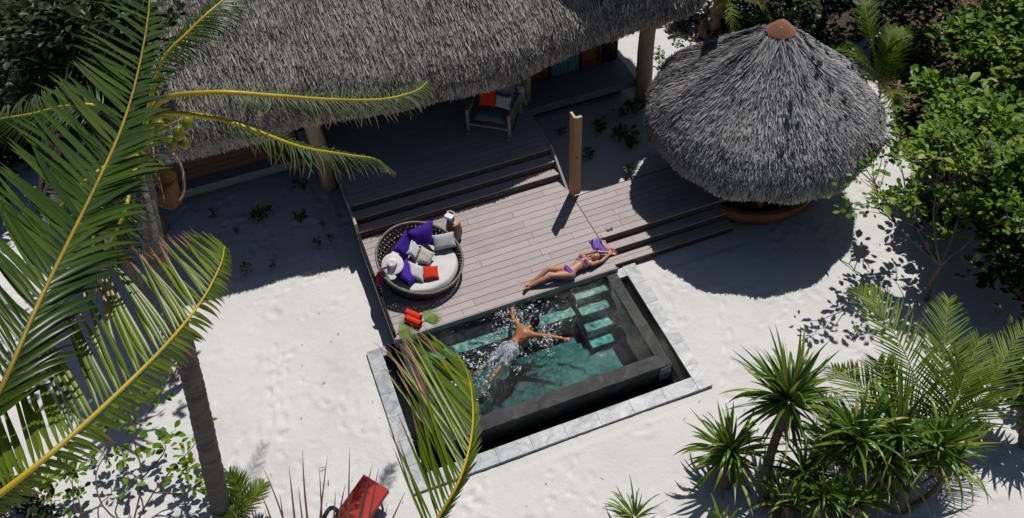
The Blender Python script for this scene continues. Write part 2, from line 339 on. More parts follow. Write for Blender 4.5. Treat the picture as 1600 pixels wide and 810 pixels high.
def frond(parent,pts,n,Lf,w,mat,rmat,r0,r1,left,right,t0=.12,single=False,name='frond',seg=6,upv=(0,0,1),jit=.05,curl=.12,t1=.995):
    """pinnate palm frond: part 'frond' is the midrib, its leaflets are sub-parts (single) or one mass.
    left/right: (angle at base, angle at tip in degrees, lift, droop, length factor)"""
    c=cat(pts,60); rad=[r0+(r1-r0)*(i/60)**.8 for i in range(61)]
    rb=MB().tube(c,rad,6).build(name,rmat,parent,True)
    AV,AF,AA,AR=[],[],[],[]
    for side,sp in ((1,left),(-1,right)):
        if sp is None: continue
        a0,a1,lift,droop,lf=sp
        for i in range(n):
            t=t0+(t1-t0)*(i+random.uniform(-.3,.3))/(n-1); t=max(t0,min(t1,t)); x=t*60; j=min(int(x),59); q=c[j].lerp(c[j+1],x-j)
            T=(c[j+1]-c[j]).normalized(); U=Vector(upv); Sd=U.cross(T).normalized(); N=T.cross(Sd)
            tt=(t-t0)/(1-t0); a=math.radians(a0+(a1-a0)*tt+random.gauss(0,3)); L=Lf*lf*(.45+.55*math.sin(math.pi*min(1,tt*1.15+.12)**.8) if tt<.8 else .45+.55*math.sin(math.pi*min(1,tt*1.15+.12)**.8))
            L=Lf*lf*max(.28,math.sin(math.pi*(.16+.78*tt))**.75)*random.uniform(1-jit,1+jit)
            d=T*math.cos(a)+Sd*(side*math.sin(a)*math.cos(lift))+N*math.sin(lift)*math.sin(a)+Vector((random.gauss(0,.035),random.gauss(0,.035),random.gauss(0,.035)))
            nn=N*math.cos(lift)-Sd*side*math.sin(lift)
            v,f,al=leaflet(q,d,nn,L,w*random.uniform(.8,1.1)*(.6+.4*math.sin(math.pi*(.1+.8*tt))),droop*random.uniform(.6,1.5),seg,.45,random.gauss(0,curl))
            r=random.random()
            if single:
                me=bpy.data.meshes.new('leaflet'); me.from_pydata(v,[],f); addattr(me,r,al); link('leaflet',me,mat,rb,smooth=True)
            else:
                o=len(AV); AV+=v; AF+=[tuple(o+k for k in q2) for q2 in f]; AA+=al; AR+=[r]*len(f)
    if not single:
        me=bpy.data.meshes.new('leaflets'); me.from_pydata(AV,[],AF); addattr(me,AR,AA); link('leaflets',me,mat,rb,'stuff',True)
    return rb
def pillow(name,cs,th,mat,label,cat_,group=None,n=12):
    """cushion on four corner points (in order round it), th thick"""
    cs=[Vector(c) for c in cs]; N=(cs[1]-cs[0]).cross(cs[3]-cs[0]).normalized()
    if N.z<0: N=-N
    b=MB()
    def fn(sg):
        def g(u,v):
            U=u*2-1; V=v*2-1
            k=1-.09*(1-abs(U)**2.5)*abs(V)**2*1.0; k2=1-.09*(1-abs(V)**2.5)*abs(U)**2
            uu=(U*k2+1)/2; vv=(V*k+1)/2
            p=(cs[0]*(1-uu)+cs[1]*uu)*(1-vv)+(cs[3]*(1-uu)+cs[2]*uu)*vv
            h=((1-U**4)*(1-V**4))**.55*(1+.08*math.sin(7*U+3*V))
            return p+N*(sg*th*.5*h)
        return g
    b.grid(fn(1),n,n); b.grid(fn(-1),n,n); o=b.build(name,mat,None,True); return setp(o,label,cat_,group)

# ================================================================== SETTING
# ground: one sheet to the horizon, finely dented where the photograph shows it
def ground():
    x0,x1,y0,y1,st=-9.,21.,1.5,26.,.047
    nx=int((x1-x0)/st); ny=int((y1-y0)/st); xs=np.linspace(x0,x1,nx+1); ys=np.linspace(y0,y1,ny+1)
    X,Y=np.meshgrid(xs,ys,indexing='ij'); Z=np.zeros_like(X)
    for k in range(26):
        a=RNG.random()*6.28; f=RNG.uniform(.6,3.2); Z+=np.sin((X*math.cos(a)+Y*math.sin(a))*f+RNG.random()*6)*.010/f**.7
    # footprints and scuffs
    for k in range(2600):
        cx,cy=RNG.uniform(x0,x1),RNG.uniform(y0,y1); a=RNG.random()*3.14; L=RNG.uniform(.09,.15); W=L*RNG.uniform(.4,.7); dpt=RNG.uniform(.008,.032)
        i0=int((cx-.35-x0)/st); i1=int((cx+.35-x0)/st)+1; j0=int((cy-.35-y0)/st); j1=int((cy+.35-y0)/st)+1
        i0,j0=max(i0,0),max(j0,0)
        if i1<=i0 or j1<=j0: continue
        dx=X[i0:i1,j0:j1]-cx; dy=Y[i0:i1,j0:j1]-cy; u=(dx*math.cos(a)+dy*math.sin(a))/L; v=(-dx*math.sin(a)+dy*math.cos(a))/W
        r2=u*u+v*v; Z[i0:i1,j0:j1]+=-dpt*np.exp(-r2)+dpt*.55*np.exp(-(np.sqrt(r2)-1.5)**2*3)
    def dent(cx,cy,a,L,W,dpt):
        i0=max(int((cx-.25-x0)/st),0); i1=int((cx+.25-x0)/st)+1; j0=max(int((cy-.25-y0)/st),0); j1=int((cy+.25-y0)/st)+1
        if i1<=i0 or j1<=j0: return
        dx=X[i0:i1,j0:j1]-cx; dy=Y[i0:i1,j0:j1]-cy; u=(dx*math.cos(a)+dy*math.sin(a))/L; v=(-dx*math.sin(a)+dy*math.cos(a))/W
        r2=u*u+v*v; Z[i0:i1,j0:j1]+=-dpt*np.exp(-r2*r2)+dpt*.5*np.exp(-(np.sqrt(r2)-1.6)**2*5)
    for tr in range(46):                       # trails of footprints
        cx,cy=RNG.uniform(-5,13),RNG.uniform(3,13); a=RNG.random()*6.28
        for k in range(int(RNG.uniform(5,16))):
            a+=RNG.normal(0,.15); cx+=math.cos(a)*.33; cy+=math.sin(a)*.33; sg=.07*(1 if k%2 else -1)
            px_,py_=cx-math.sin(a)*sg,cy+math.cos(a)*sg; dent(px_,py_,a,.10,.045,.022); dent(px_+math.cos(a)*.07,py_+math.sin(a)*.07,a,.05,.05,.012)
    Z=np.clip(Z,-.06,.045)
    near=((X>.1)&(X<5.95)&(Y>6.45)&(Y<9.9)); Z[near]=Z[near]*.4-.01
    under=((X>.6)&(X<8.2)&(Y>9.4)); Z[under]=np.minimum(Z[under],-.01)
    V=np.stack([X,Y,Z],-1).reshape(-1,3); idx=np.arange((nx+1)*(ny+1)).reshape(nx+1,ny+1)
    F=np.stack([idx[:-1,:-1],idx[1:,:-1],idx[1:,1:],idx[:-1,1:]],-1).reshape(-1,4)
    C=V[F].mean(1); hole=(C[:,0]>.40)&(C[:,0]<5.62)&(C[:,1]>6.82)&(C[:,1]<9.75); F=F[~hole]
    # outer apron to the horizon
    B=300.; o=len(V); ap=np.array([[-B,-B,-.02],[B,-B,-.02],[B,B,-.02],[-B,B,-.02]])
    V=np.vstack([V,ap]); c=[idx[0,0],idx[-1,0],idx[-1,-1],idx[0,-1]]
    F=np.vstack([F,[[o,o+1,c[1],c[0]],[o+1,o+2,c[2],c[1]],[o+2,o+3,c[3],c[2]],[o+3,o,c[0],c[3]]]])
    me=bpy.data.meshes.new('sand_ground'); me.vertices.add(len(V)); me.vertices.foreach_set('co',V.ravel())
    me.loops.add(len(F)*4); me.loops.foreach_set('vertex_index',F.ravel()); me.polygons.add(len(F)); me.polygons.foreach_set('loop_start',np.arange(len(F))*4)
    me.update(); me.validate(); o=link('sand_ground',me,MT['sand'],None,'structure',True); return o
ground()

# ---------------------------------------------------------------- timber deck
deck=thing('timber_deck','grey mauve timber deck in two levels with steps between villa and plunge pool','deck',(.8,9.5,0))
PW,GAP=.152,.011
def planks(x0,x1,y0,y1,z,th=.028,joint=2.3):
    y=y0; row=0
    n=max(1,round((y1-y0)/(PW+GAP))); p=(y1-y0)/n
    for r in range(n):
        ya=y0+r*p+GAP/2; yb=y0+(r+1)*p-GAP/2; x=x0; L=joint*random.uniform(.35,1)
        while x<x1-.01:
            xe=min(x1,x+L)
            if x1-xe<.35: xe=x1
            dz=random.uniform(-.0012,.0012)
            MB().box(x+.003,xe-.003,ya,yb,z-th+dz,z+dz).build('plank',MT['plank'],deck); x=xe; L=joint*random.uniform(.75,1.1)
DX0,DX1=.79,5.21
planks(DX0+.055,DX1-.004,9.475,12.14,.45)                # lower level
planks(DX1+.006,8.15,10.27,11.55,.45,joint=1.5)         # arm towards the round hut
planks(DX0+.055,DX1-.05,12.64,15.6,.90,joint=3)         # upper level
for k,(ya,yb,z) in enumerate(((12.39,12.63,.75),(12.15,12.38,.60))): planks(DX0+.055,DX1-.05,ya,yb,z,joint=2.6)
for k,(ya,yb,z) in enumerate(((10.035,10.255,.30),(9.775,10.02,.15))): planks(DX1+.002,7.98-.0*k,ya,yb,z,joint=1.6)
def part(name,m,b,parent,**k): return b.build(name,MT[m],parent,**k)
# risers, frame, side trim
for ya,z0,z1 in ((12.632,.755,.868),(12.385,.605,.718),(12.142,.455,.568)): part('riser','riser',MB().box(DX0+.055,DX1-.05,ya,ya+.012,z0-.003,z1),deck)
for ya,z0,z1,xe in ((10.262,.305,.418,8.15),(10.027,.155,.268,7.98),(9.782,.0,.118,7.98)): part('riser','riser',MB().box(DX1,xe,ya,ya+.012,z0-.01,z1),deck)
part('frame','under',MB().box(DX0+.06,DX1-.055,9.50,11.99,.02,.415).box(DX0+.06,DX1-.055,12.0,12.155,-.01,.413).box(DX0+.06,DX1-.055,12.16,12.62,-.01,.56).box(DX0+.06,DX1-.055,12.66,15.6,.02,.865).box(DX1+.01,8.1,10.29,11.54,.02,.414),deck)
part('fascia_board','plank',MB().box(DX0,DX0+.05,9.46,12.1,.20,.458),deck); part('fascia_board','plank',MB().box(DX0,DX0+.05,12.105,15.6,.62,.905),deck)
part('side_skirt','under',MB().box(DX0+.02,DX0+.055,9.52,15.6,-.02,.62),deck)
part('fascia_board','plank',MB().box(DX1-.045,DX1-.002,12.6,15.6,.62,.905),deck)
part('edge_board','plank',MB().box(DX0+.0,DX1+.02,9.455,9.474,.30,.447),deck)
part('edge_board','under',MB().box(DX1-.01,8.15,11.552,11.57,.1,.447),deck)
# sloping stringer along the right of the upper steps
sb=MB(); a=Vector((DX1-.02,12.72,.91)); b=Vector((DX1-.02,11.86,.40)); dd=(b-a)/2; sb.obox((a+b)/2,(.022,0,0),dd,Vector((0,-.51,.86)).normalized()*.06); part('stringer','plank',sb,deck)
sb=MB(); sb.obox((a+b)/2+Vector((-(DX1-DX0)+.04,0,0)),(.022,0,0),dd,Vector((0,-.51,.86)).normalized()*.06); part('stringer','plank',sb,deck)

# ---------------------------------------------------------------- plunge pool
pool=thing('plunge_pool','raised dark stone plunge pool with overflow gutter and pale grey marble coping','pool',(.3,6.7,0))
def stones(x0,x1,y0,y1,n,along_x):
    for k in range(n):
        if along_x: a=x0+(x1-x0)*k/n; b=x0+(x1-x0)*(k+1)/n; bx=(a+.003,b-.003,y0,y1)
        else: a=y0+(y1-y0)*k/n; b=y0+(y1-y0)*(k+1)/n; bx=(x0,x1,a+.003,b-.003)
        h=.055+random.uniform(-.003,.003)
        m=MB().box(*bx,-.03,h); part('coping_stone','coping',m,pool)
stones(.53,5.48,6.67,6.95,8,True)
stones(.26,.525,6.67,9.70,6,False); stones(5.485,5.75,6.67,9.78,6,False)
stones(.53,.70,9.50,9.70,1,True); stones(5.22,5.48,9.50,9.72,1,True)
part('gutter_basin','gutter',MB().box(.38,.51,6.8,9.75,-.5,-.032).box(5.50,5.63,6.8,9.75,-.5,-.032).box(.512,5.498,6.8,6.935,-.5,-.031).box(.38,5.63,6.8,9.9,-.56,-.51).box(.40,5.6,9.72,9.85,-.5,-.035),pool)
WZ=.36; X0,X1,Y0,Y1=.84,5.18,7.17,9.60; T=.21
def wall_blocks():
    n=7
    for k in range(n):
        a=X0+(X1-X0)*k/n; b=X0+(X1-X0)*(k+1)/n
        part('wall_cap','wall',MB().box(a+.0015,b-.0015,Y0,Y0+.265,WZ-.09,WZ),pool)
    for xa,xb in ((X0,X0+T),(X1-T,X1)):
        for k in range(4):
            a=Y0+.268+(Y1-Y0-.268)*k/4; b=Y0+.268+(Y1-Y0-.268)*(k+1)/4
            part('wall_cap','wall',MB().box(xa,xb,a+.0015,b-.0015,WZ-.09,WZ+.001),pool)
wall_blocks()
part('wall','wall',MB().box(X0+.006,X1-.006,Y0+.006,Y0+.25,-.5,WZ-.091),pool)
part('wall','wall',MB().box(X0+.006,X0+T-.012,Y0+.255,Y1,-.5,WZ-.0912),pool)
part('wall','wall',MB().box(X1-T+.012,X1-.006,Y0+.255,Y1,-.5,WZ-.0913),pool)
IX0,IX1,IY0,IY1=X0+T-.01,X1-T+.01,Y0+.255,9.66; FZ=-.72
part('inner_wall','inner',MB().box(IX0-.12,IX0,IY0-.1,IY1+.1,FZ-.1,WZ-.1).box(IX1,IX1+.12,IY0-.1,IY1+.1,FZ-.1,WZ-.1).box(IX0,IX1,IY0-.12,IY0,FZ-.1,WZ-.1).box(IX0,IX1,IY1,IY1+.12,FZ-.1,.30),pool)
# floor of large stone tiles
nx,ny=9,5
for i in range(nx):
    for j in range(ny):
        xa=IX0+(IX1-IX0)*i/nx; xb=IX0+(IX1-IX0)*(i+1)/nx; ya=IY0+(IY1-IY0)*j/ny; yb=IY0+(IY1-IY0)*(j+1)/ny
        part('floor_tile','pfloor',MB().box(xa+.003,xb-.003,ya+.003,yb-.003,FZ-.05,FZ+random.uniform(-.003,.003)),pool)
part('bench','pstep',MB().box(IX0+.001,4.18,9.06,IY1,FZ,-.02),pool)
for k,(ya,yb,z) in enumerate(((9.215,9.66,.20),(8.955,9.212,.02),(8.70,8.952,-.17),(8.45,8.697,-.36))):
    part('pool_step','pstep',MB().box(4.27,IX1-.001,ya,yb,FZ,z),pool)
# water
def water(name,x0,x1,y0,y1,z,zb,st,mat,fn):
    nx=int((x1-x0)/st); ny=int((y1-y0)/st); xs=np.linspace(x0,x1,nx+1); ys=np.linspace(y0,y1,ny+1)
    X,Y=np.meshgrid(xs,ys,indexing='ij'); Z=z+fn(X,Y); V=np.stack([X,Y,Z],-1).reshape(-1,3)
    idx=np.arange((nx+1)*(ny+1)).reshape(nx+1,ny+1)
    F=[tuple(q) for q in np.stack([idx[:-1,:-1],idx[1:,:-1],idx[1:,1:],idx[:-1,1:]],-1).reshape(-1,4)]
    V=[tuple(v) for v in V]; o=len(V); V+=[(x0,y0,zb),(x1,y0,zb),(x1,y1,zb),(x0,y1,zb)]
    F.append((o+3,o+2,o+1,o)); F.append(tuple([o,o+1]+[int(i) for i in idx[::-1,0]])); F.append(tuple([o+2,o+3]+[int(i) for i in idx[:,-1]]))
    F.append(tuple([o+1,o+2]+[int(i) for i in idx[-1,::-1]])); F.append(tuple([o+3,o]+[int(i) for i in idx[0,:]]))
    me=bpy.data.meshes.new(name); me.from_pydata(V,[],F); me.update(); me.polygons.foreach_set('use_smooth',[True]*len(me.polygons))
    return link(name,me,mat,None,'structure')
SW=(2.95,8.75)
def pw(X,Y):
    Z=np.zeros_like(X); r=np.hypot(X-SW[0],(Y-SW[1])); rg=np.random.default_rng(3)
    e=np.exp(-(np.hypot((X-2.75)*.75,(Y-8.75))/.75)**2)
    for k in range(34):
        a=rg.random()*6.28; f=rg.uniform(9,42); A=.010/(f/9)**.9; Z+=A*np.sin((X*math.cos(a)+Y*math.sin(a))*f+rg.random()*6)*(.42+1.4*e)
    Z+=.010*np.sin(r*19)*np.exp(-r*.8)+.004*np.sin(r*33)*np.exp(-r*.6); return Z
water('pool_water',IX0-.002,IX1+.002,IY0-.002,IY1+.002,WZ-.018,FZ-.02,.022,MT['water'],pw)
def gw(X,Y):
    rg=np.random.default_rng(5); Z=np.zeros_like(X)
    for k in range(20):
        a=rg.random()*6.28; f=rg.uniform(14,40); Z+=.0016*np.sin((X*math.cos(a)+Y*math.sin(a))*f+rg.random()*6)
    return Z
water('gutter_water',.50,.845,6.94,9.73,-.06,-.505,.03,MT['gwater'],gw)
water('gutter_water',5.175,5.51,6.94,9.73,-.06,-.505,.03,MT['gwater'],gw)
water('gutter_water',.846,5.174,6.94,7.18,-.061,-.505,.03,MT['gwater'],gw)

# ================================================================== BUILDINGS
STRAW=[(0,.5,0),(0,-.5,0),(.5,.5,.02),(.5,-.5,.02),(1,.38,.10),(1,-.3,.09)]; STF=[(0,1,3,2),(2,3,5,4)]
def prof_sampler(pr):
    """pr: list of (outward offset, z). returns arc-length sampler -> (off, z, tangent down)"""
    a=np.array(pr,float); d=np.hypot(*np.diff(a,axis=0).T); s=np.r_[0,np.cumsum(d)]
    def f(t):
        t=np.asarray(t); o=np.interp(t,s,a[:,0]); z=np.interp(t,s,a[:,1]); e=.08
        o2=np.interp(t-e,s,a[:,0]); z2=np.interp(t-e,s,a[:,1]); o3=np.interp(t+e,s,a[:,0]); z3=np.interp(t+e,s,a[:,1])
        return o,z,o2-o3,z2-z3
    return f,s[-1]
# ---- eave line of the villa, plan curve (X, Y of the lowest edge)
EX=[-9,-4,-2,0.3,1.6,2.8,4.0,5.2,6.3,7.4,8.4,9.1]
EY=[13.75,13.62,13.58,13.52,13.36,13.27,13.22,13.40,13.60,13.76,13.86,13.9]
VPR=[(.34,2.36),(.16,2.46),(.03,2.66),(.0,2.86),(.07,3.04),(.26,3.24),(.6,3.52),(1.3,4.03),(2.2,4.66),(3.5,5.55),(5.2,6.7),(5.8,7.0),(6.4,6.7),(9,4.6)]
vf,vL=prof_sampler(VPR)
def eaveY(x): return np.interp(x,EX,EY)-.16+.03*np.sin(np.asarray(x)*2.3)+.02*np.sin(np.asarray(x)*5.1)
XE=8.75                                                  # where the right hip begins to turn
def vroof(x,s):
    """x along the roof, beyond XE it turns round the hip end"""
    o,z,do,dz=vf(s); x=np.asarray(x,float)
    zb=z; z=z+.05*np.sin(x*1.1+s*.7)+.03*np.sin(x*2.7-s)*np.minimum(1,s)
    ex=np.maximum(0,x-XE); R=.75; ang=np.minimum(ex/R,math.pi/2); rest=np.maximum(0,ex-R*math.pi/2)
    cy=eaveY(np.minimum(x,XE))+R
    rr=np.where(rest>0,R-o,np.maximum(R-o,0)); lim=np.where(ex>0,R+rest,XE+R-x)
    oo=np.minimum(o,lim+0*o); z=np.where((oo<o)&((ex<=0)|(rest>0)),np.interp(oo,[q[0] for q in VPR[3:-2]],[q[1] for q in VPR[3:-2]])+(z-zb),z)
    X=np.where(ex>0,XE+np.sin(ang)*rr,x); Y=np.where(ex>0,cy-np.cos(ang)*rr,eaveY(x)+o)+rest
    nx=np.where(ex>0,np.sin(ang),0); ny=np.where(ex>0,-np.cos(ang),-1)
    return np.stack([X,Y,z],-1),np.stack([nx*(-do),ny*(-do),dz],-1),np.stack([nx,ny],-1)
VX0=-3.1
villa=thing('thatched_villa','long beach villa under a deep weathered thatched roof with log posts','villa',(.8,15,0))
b=MB(); NX,NS=110,40
sv=np.r_[np.linspace(0,1.2,16),np.linspace(1.35,vL,25)]
def f(u,v):
    p,_,_=vroof(VX0+u*(XE+4-VX0),np.interp(v,np.linspace(0,1,41),sv)); return p-np.array([0,0,.03])
b.grid(f,NX,NS); roof=b.build('roof',MT['thatch_dk'],villa,True)
def lay(N,smin,smax,wd,ln,mat,name,parent,x0=VX0,x1=XE+3.6,dens=None):
    xs=RNG.uniform(x0,x1,N); ss=RNG.uniform(smin,smax,N)
    if dens is not None: ss=smin+(smax-smin)*RNG.random(N)**dens
    p,t,nn=vroof(xs,ss); t=nrm(t); side=np.stack([nn[:,1]*-1,nn[:,0],np.zeros(N)],-1); n=nrm(np.cross(t,side)); n=np.where((n[:,2:3]+0*n)<-.2,-n,n)
    out=np.c_[nn,np.full(N,.4)]; n=np.where((n*out).sum(1,keepdims=True)<0,-n,n)
    t=nrm(t+side*RNG.normal(0,.10,(N,1))+n*RNG.normal(.03,.04,(N,1)))
    L=RNG.uniform(.7,1.25,N)*ln; W=RNG.uniform(.6,1.5,N)*wd
    pos=p-t*L[:,None]*.6+n*RNG.uniform(0,.035,N)[:,None]
    return scatter(name,STRAW,STF,pos,frames(t,n),np.stack([L,W,L],-1),mat,parent,'stuff',smooth=False)
lay(95000,.25,5.9,.014,.46,MT['thatchv'],'thatch',roof)
lay(19000,.0,.8,.018,.30,MT['thatch_e'],'thatch_edge',roof,x1=XE+3.6)
# long pale and dark tufts standing proud
lay(4000,.5,5.6,.022,.6,MT['thatchv'],'thatch_tufts',roof)
# walls under the roof, back from the edge
def vp(name,m,b,par=villa,**k): return b.build(name,MT[m],par,**k)
vp('floor_platform','slab',MB().box(5.40,8.12,14.50,17.5,.30,.50)); vp('floor_platform','slab',MB().box(-3.6,.30,14.93,17.5,.30,.50))
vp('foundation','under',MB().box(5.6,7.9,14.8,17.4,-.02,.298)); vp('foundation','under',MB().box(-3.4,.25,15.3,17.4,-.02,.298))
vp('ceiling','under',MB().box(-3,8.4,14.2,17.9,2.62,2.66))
wallY=15.75
def boards(x0,x1,y,z0,z1,n,m='redwood',par=villa,th=.03):
    h=(z1-z0)/n
    for k in range(n): part('board',m,MB().box(x0,x1,y+random.uniform(0,.004),y+th,z0+k*h+.006,z0+(k+1)*h-.004),par)
xs_=[(5.52,5.77,'curtain'),(5.82,6.26,'wood'),(6.32,7.04,'curtain'),(7.10,7.52,'wood')]
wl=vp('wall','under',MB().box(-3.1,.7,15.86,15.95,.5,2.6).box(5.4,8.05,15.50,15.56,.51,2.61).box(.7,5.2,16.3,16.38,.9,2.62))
for a,b_,k in xs_:
    if k=='wood':
        boards(a,b_,15.38,.52,2.5,11)
    else:
        cb=MB(); cb.grid(lambda u,v,a=a,b_=b_:Vector((a+(b_-a)*u,15.39+.035*math.sin(u*(b_-a)*62)+.01*math.sin(u*97),.53+v*2)),max(12,int((b_-a)*60)),2); cb.build('curtain',MT['curtain'],villa,True)
for x in (5.49,5.795,6.29,7.07,7.55): vp('door_frame','timber2',MB().box(x-.022,x+.022,15.33,15.41,.5,2.55))
vp('glass_door','glass',MB().box(7.6,8.02,15.37,15.39,.52,2.5))
boards(-3.3,.25,15.2,.52,1.35,6,'timber2')
vp('inner_curtain','curtain',MB().grid(lambda u,v:Vector((1.7+.5*u,15.3+.04*math.sin(u*30),.93+v*1.6)),24,2))
def log(x,y,z0,z1,r,bow=.03):
    pts=[(x+bow*math.sin(z*1.7+x),y+bow*.6*math.cos(z*1.3),z) for z in np.linspace(z0,z1,14)]
    m=MB().tube(pts,[r*(1.12-.16*i/13+random.uniform(-.03,.03)) for i in range(14)],16); return m.build('log_post',MT['log'],villa,True)
log(8.22,14.35,-.03,2.9,.175); log(.62,14.35,-.03,3.0,.165); log(5.42,14.75,.5,3.0,.10); log(-3.0,14.5,-.03,3,.15)

# ---------------------------------------------------------------- round thatched hut
HC=Vector((9.05,11.02,0))
hut=thing('round_thatched_hut','round hut with a bell shaped grey thatch roof and copper cap beside the steps','hut',HC)
HPR=[(1.96,1.40),(2.12,1.48),(2.20,1.64),(2.22,1.82),(2.14,2.04),(1.90,2.30),(1.55,2.58),(1.18,2.86),(.84,3.14),(.52,3.42),(.31,3.62),(.20,3.74)]
hf,hL=prof_sampler(HPR)
hb=MB(); hb.grid(lambda u,v:(lambda o,z:Vector((HC.x+(o-.03)*math.cos(u*6.28318),HC.y+(o-.03)*math.sin(u*6.28318),z-.02)))(*hf(v*hL)[:2]),64,30,True)
hr=hb.build('roof',MT['thatch_dk'],hut,True)
def hlay(N,smin,smax,wd,ln,mat,name):
    ss=RNG.uniform(smin,smax,N*2); o,z,do,dz=hf(ss); keep=RNG.random(N*2)<o/2.4; ss,o,z,do,dz=[q[keep] for q in (ss,o,z,do,dz)]; n=len(ss)
    th=RNG.uniform(0,2*math.pi,n); o=o+.035*np.sin(th*7)+.03*np.sin(th*13+1); c,s=np.cos(th),np.sin(th)
    t=nrm(np.stack([c*do,s*do,dz],-1)); side=np.stack([-s,c,0*s],-1); nn=nrm(np.cross(side,-t)); nn=np.where((nn*np.stack([c,s,0*s+.4],-1)).sum(1,keepdims=True)<0,-nn,nn)
    t=nrm(t+side*RNG.normal(0,.13,(n,1))+nn*RNG.normal(.03,.045,(n,1))); L=RNG.uniform(.7,1.3,n)*ln; W=RNG.uniform(.55,1.5,n)*wd
    pos=np.stack([HC.x+o*c,HC.y+o*s,z],-1)-t*L[:,None]*.6+nn*RNG.uniform(0,.04,n)[:,None]
    return scatter(name,STRAW,STF,pos,frames(t,nn),np.stack([L,W,L],-1),mat,hr,'stuff',smooth=False)
hlay(44000,.3,hL-.34,.016,.44,MT['thatch'],'thatch'); hlay(10000,0,.55,.018,.27,MT['thatch_e'],'thatch_edge')
cp=MB().lathe((HC.x+.02,HC.y,3.70),[(.27,0),(.255,.02),(.14,.14),(.04,.22),(.0,.235)],28); cp.build('roof_cap',MT['cap'],hut,True)
MB().ell((HC.x-.06,HC.y-.1,3.84),(.014,0,0),(0,.014,0),(0,0,.014)).build('cap_bolt',MT['whitep'],hut,True)
MB().lathe((HC.x,HC.y,0),[(1.36,.12),(1.48,.12),(1.48,.37),(1.36,.37)],64).build('platform_rim',MT['redwood'],hut,True)
MB().lathe((HC.x,HC.y,0),[(0.01,.33),(1.365,.33),(1.36,-.02)],48).build('platform_floor',MT['under'],hut)
for k in range(6):
    a=k*math.pi/3-1.95; x,y=HC.x+1.2*math.cos(a),HC.y+1.2*math.sin(a)
    MB().tube([(x,y,.33),(x,y,2.4)],[.07,.06],10).build('post',MT['redwood'],hut,True)
MB().lathe((HC.x,HC.y,.33),[(.55,0),(.55,.7),(.62,.72),(.62,.76),(.01,.76)],32).build('counter',MT['timber2'],hut)

# ---------------------------------------------------------------- lone timber post beside the steps
post=thing('timber_post','lone tall timber post of two boards with a stepped top on the deck','post',(5.29,11.6,.45))
MB().box(5.175,5.225,11.50,11.70,.44,2.56).build('board',MT['timber'],post); MB().box(5.2255,5.39,11.60,11.66,.44,2.45).build('board',MT['timber'],post)
MB().box(5.176,5.224,11.501,11.699,2.561,2.572).build('cut_top',MT['endgrain'],post); MB().box(5.227,5.389,11.601,11.659,2.451,2.462).build('cut_top',MT['endgrain'],post)
MB().box(5.23,5.262,11.575,11.5985,1.55,1.62).box(5.262,5.285,11.575,11.5985,1.46,1.5).build('hook',MT['black'],post)

# ================================================================== FURNITURE
bed=thing('round_daybed','big round dark wicker daybed with white mattress near the pool edge','daybed',(1.72,10.85,.45))
BC=Vector((1.73,10.80,.45)); TB=math.radians(128)
def bedp(th,v,off=0):
    zr=.42+.20*math.cos(th-TB); rb=.71; rt=.80+.0*math.cos(th-TB)
    r=rb+(rt-rb)*math.sin(v*1.35)/math.sin(1.35)+off; return Vector((BC.x+r*math.cos(th),BC.y+r*math.sin(th),BC.z+.03+zr*v))
sh=MB()
def strip(path,wd,off):
    o=len(sh.v)
    for i,(th,v) in enumerate(path):
        p=bedp(th,v,off[i]); a,b2=path[max(i-1,0)],path[min(i+1,len(path)-1)]; t=(bedp(*b2)-bedp(*a)).normalized(); r=Vector((math.cos(th),math.sin(th),0)); s=t.cross(r).normalized()
        sh.v+=[tuple(p+s*wd/2),tuple(p-s*wd/2)]
    for i in range(len(path)-1): a=o+2*i; sh.f.append((a,a+1,a+3,a+2))
for k in range(64):
    for sg in (1,-1):
        strip([(k*2*math.pi/64+sg*.42*j/8,j/8) for j in range(9)],.046,[.006*sg*(1 if (j+k)%2 else -1) for j in range(9)])
for q in range(5):
    v=.1+.2*q; strip([(k*2*math.pi/72,v) for k in range(73)],.05,[.009*(1 if (k+q)%2 else -1) for k in range(73)])
sh.build('woven_shell',MT['wicker'],bed)
MB().grid(lambda u,v:bedp(u*2*math.pi,v*.5,-.035),48,4,True).build('inner_lining',MT['black'],bed,True)
def ringtube(v,rad,off,n=72):
    m=MB(); m.grid(lambda u,w_:bedp(u*2*math.pi,v,off+rad*math.cos(w_*2*math.pi))+Vector((0,0,rad*math.sin(w_*2*math.pi))),n,8,True); return m
ringtube(1,.024,0).build('rim',MT['rim'],bed,True)
MB().lathe(BC,[(.01,.0),(.69,.0),(.70,.03),(.69,.05),(.01,.05)],48).build('base',MT['wicker'],bed,True)
def mt(u,v):
    th=u*2*math.pi; r=.70*v; e=min(1,max(0,(1-v)/.1)); zt=BC.z+.27-.10*(1-math.sqrt(max(0,1-(1-e)**2)))
    return Vector((BC.x+r*math.cos(th),BC.y+r*math.sin(th),zt+.006*math.sin(9*u*6.28)*v+.005*math.sin(r*21+th*3)))
m_=MB(); m_.grid(mt,60,26,True); m_.lathe(BC,[(.70,.17),(.69,.06)],60); m_.build('mattress',MT['mattress'],bed,True)
G='cushions on the round daybed'
def PL(*a): return [P(x,y,z) for x,y,z in a]
pillow('cushion',PL((633,364,1.12),(677,342,1.22),(679,385,.80),(650,383,.80)),.20,MT['cpurple'],'largest purple cushion propped against the top of the round daybed back','cushion',G)
pillow('cushion',PL((611,392,.98),(634,358,1.14),(643,375,.88),(636,406,.78)),.18,MT['cpurple'],'middle purple cushion leaning behind the small white cushions on the daybed','cushion',G)
pillow('cushion',PL((609,425,.95),(636,402,.84),(650,442,.72),(641,446,.80)),.18,MT['cpurple'],'purple cushion partly under the white hat on the round daybed','cushion',G)
pillow('cushion',PL((674,368,1.02),(709,361,1.0),(714,386,.80),(678,393,.80)),.14,MT['cgrey'],'large light grey cushion on the right side of the daybed, nearest the stool','cushion',G)
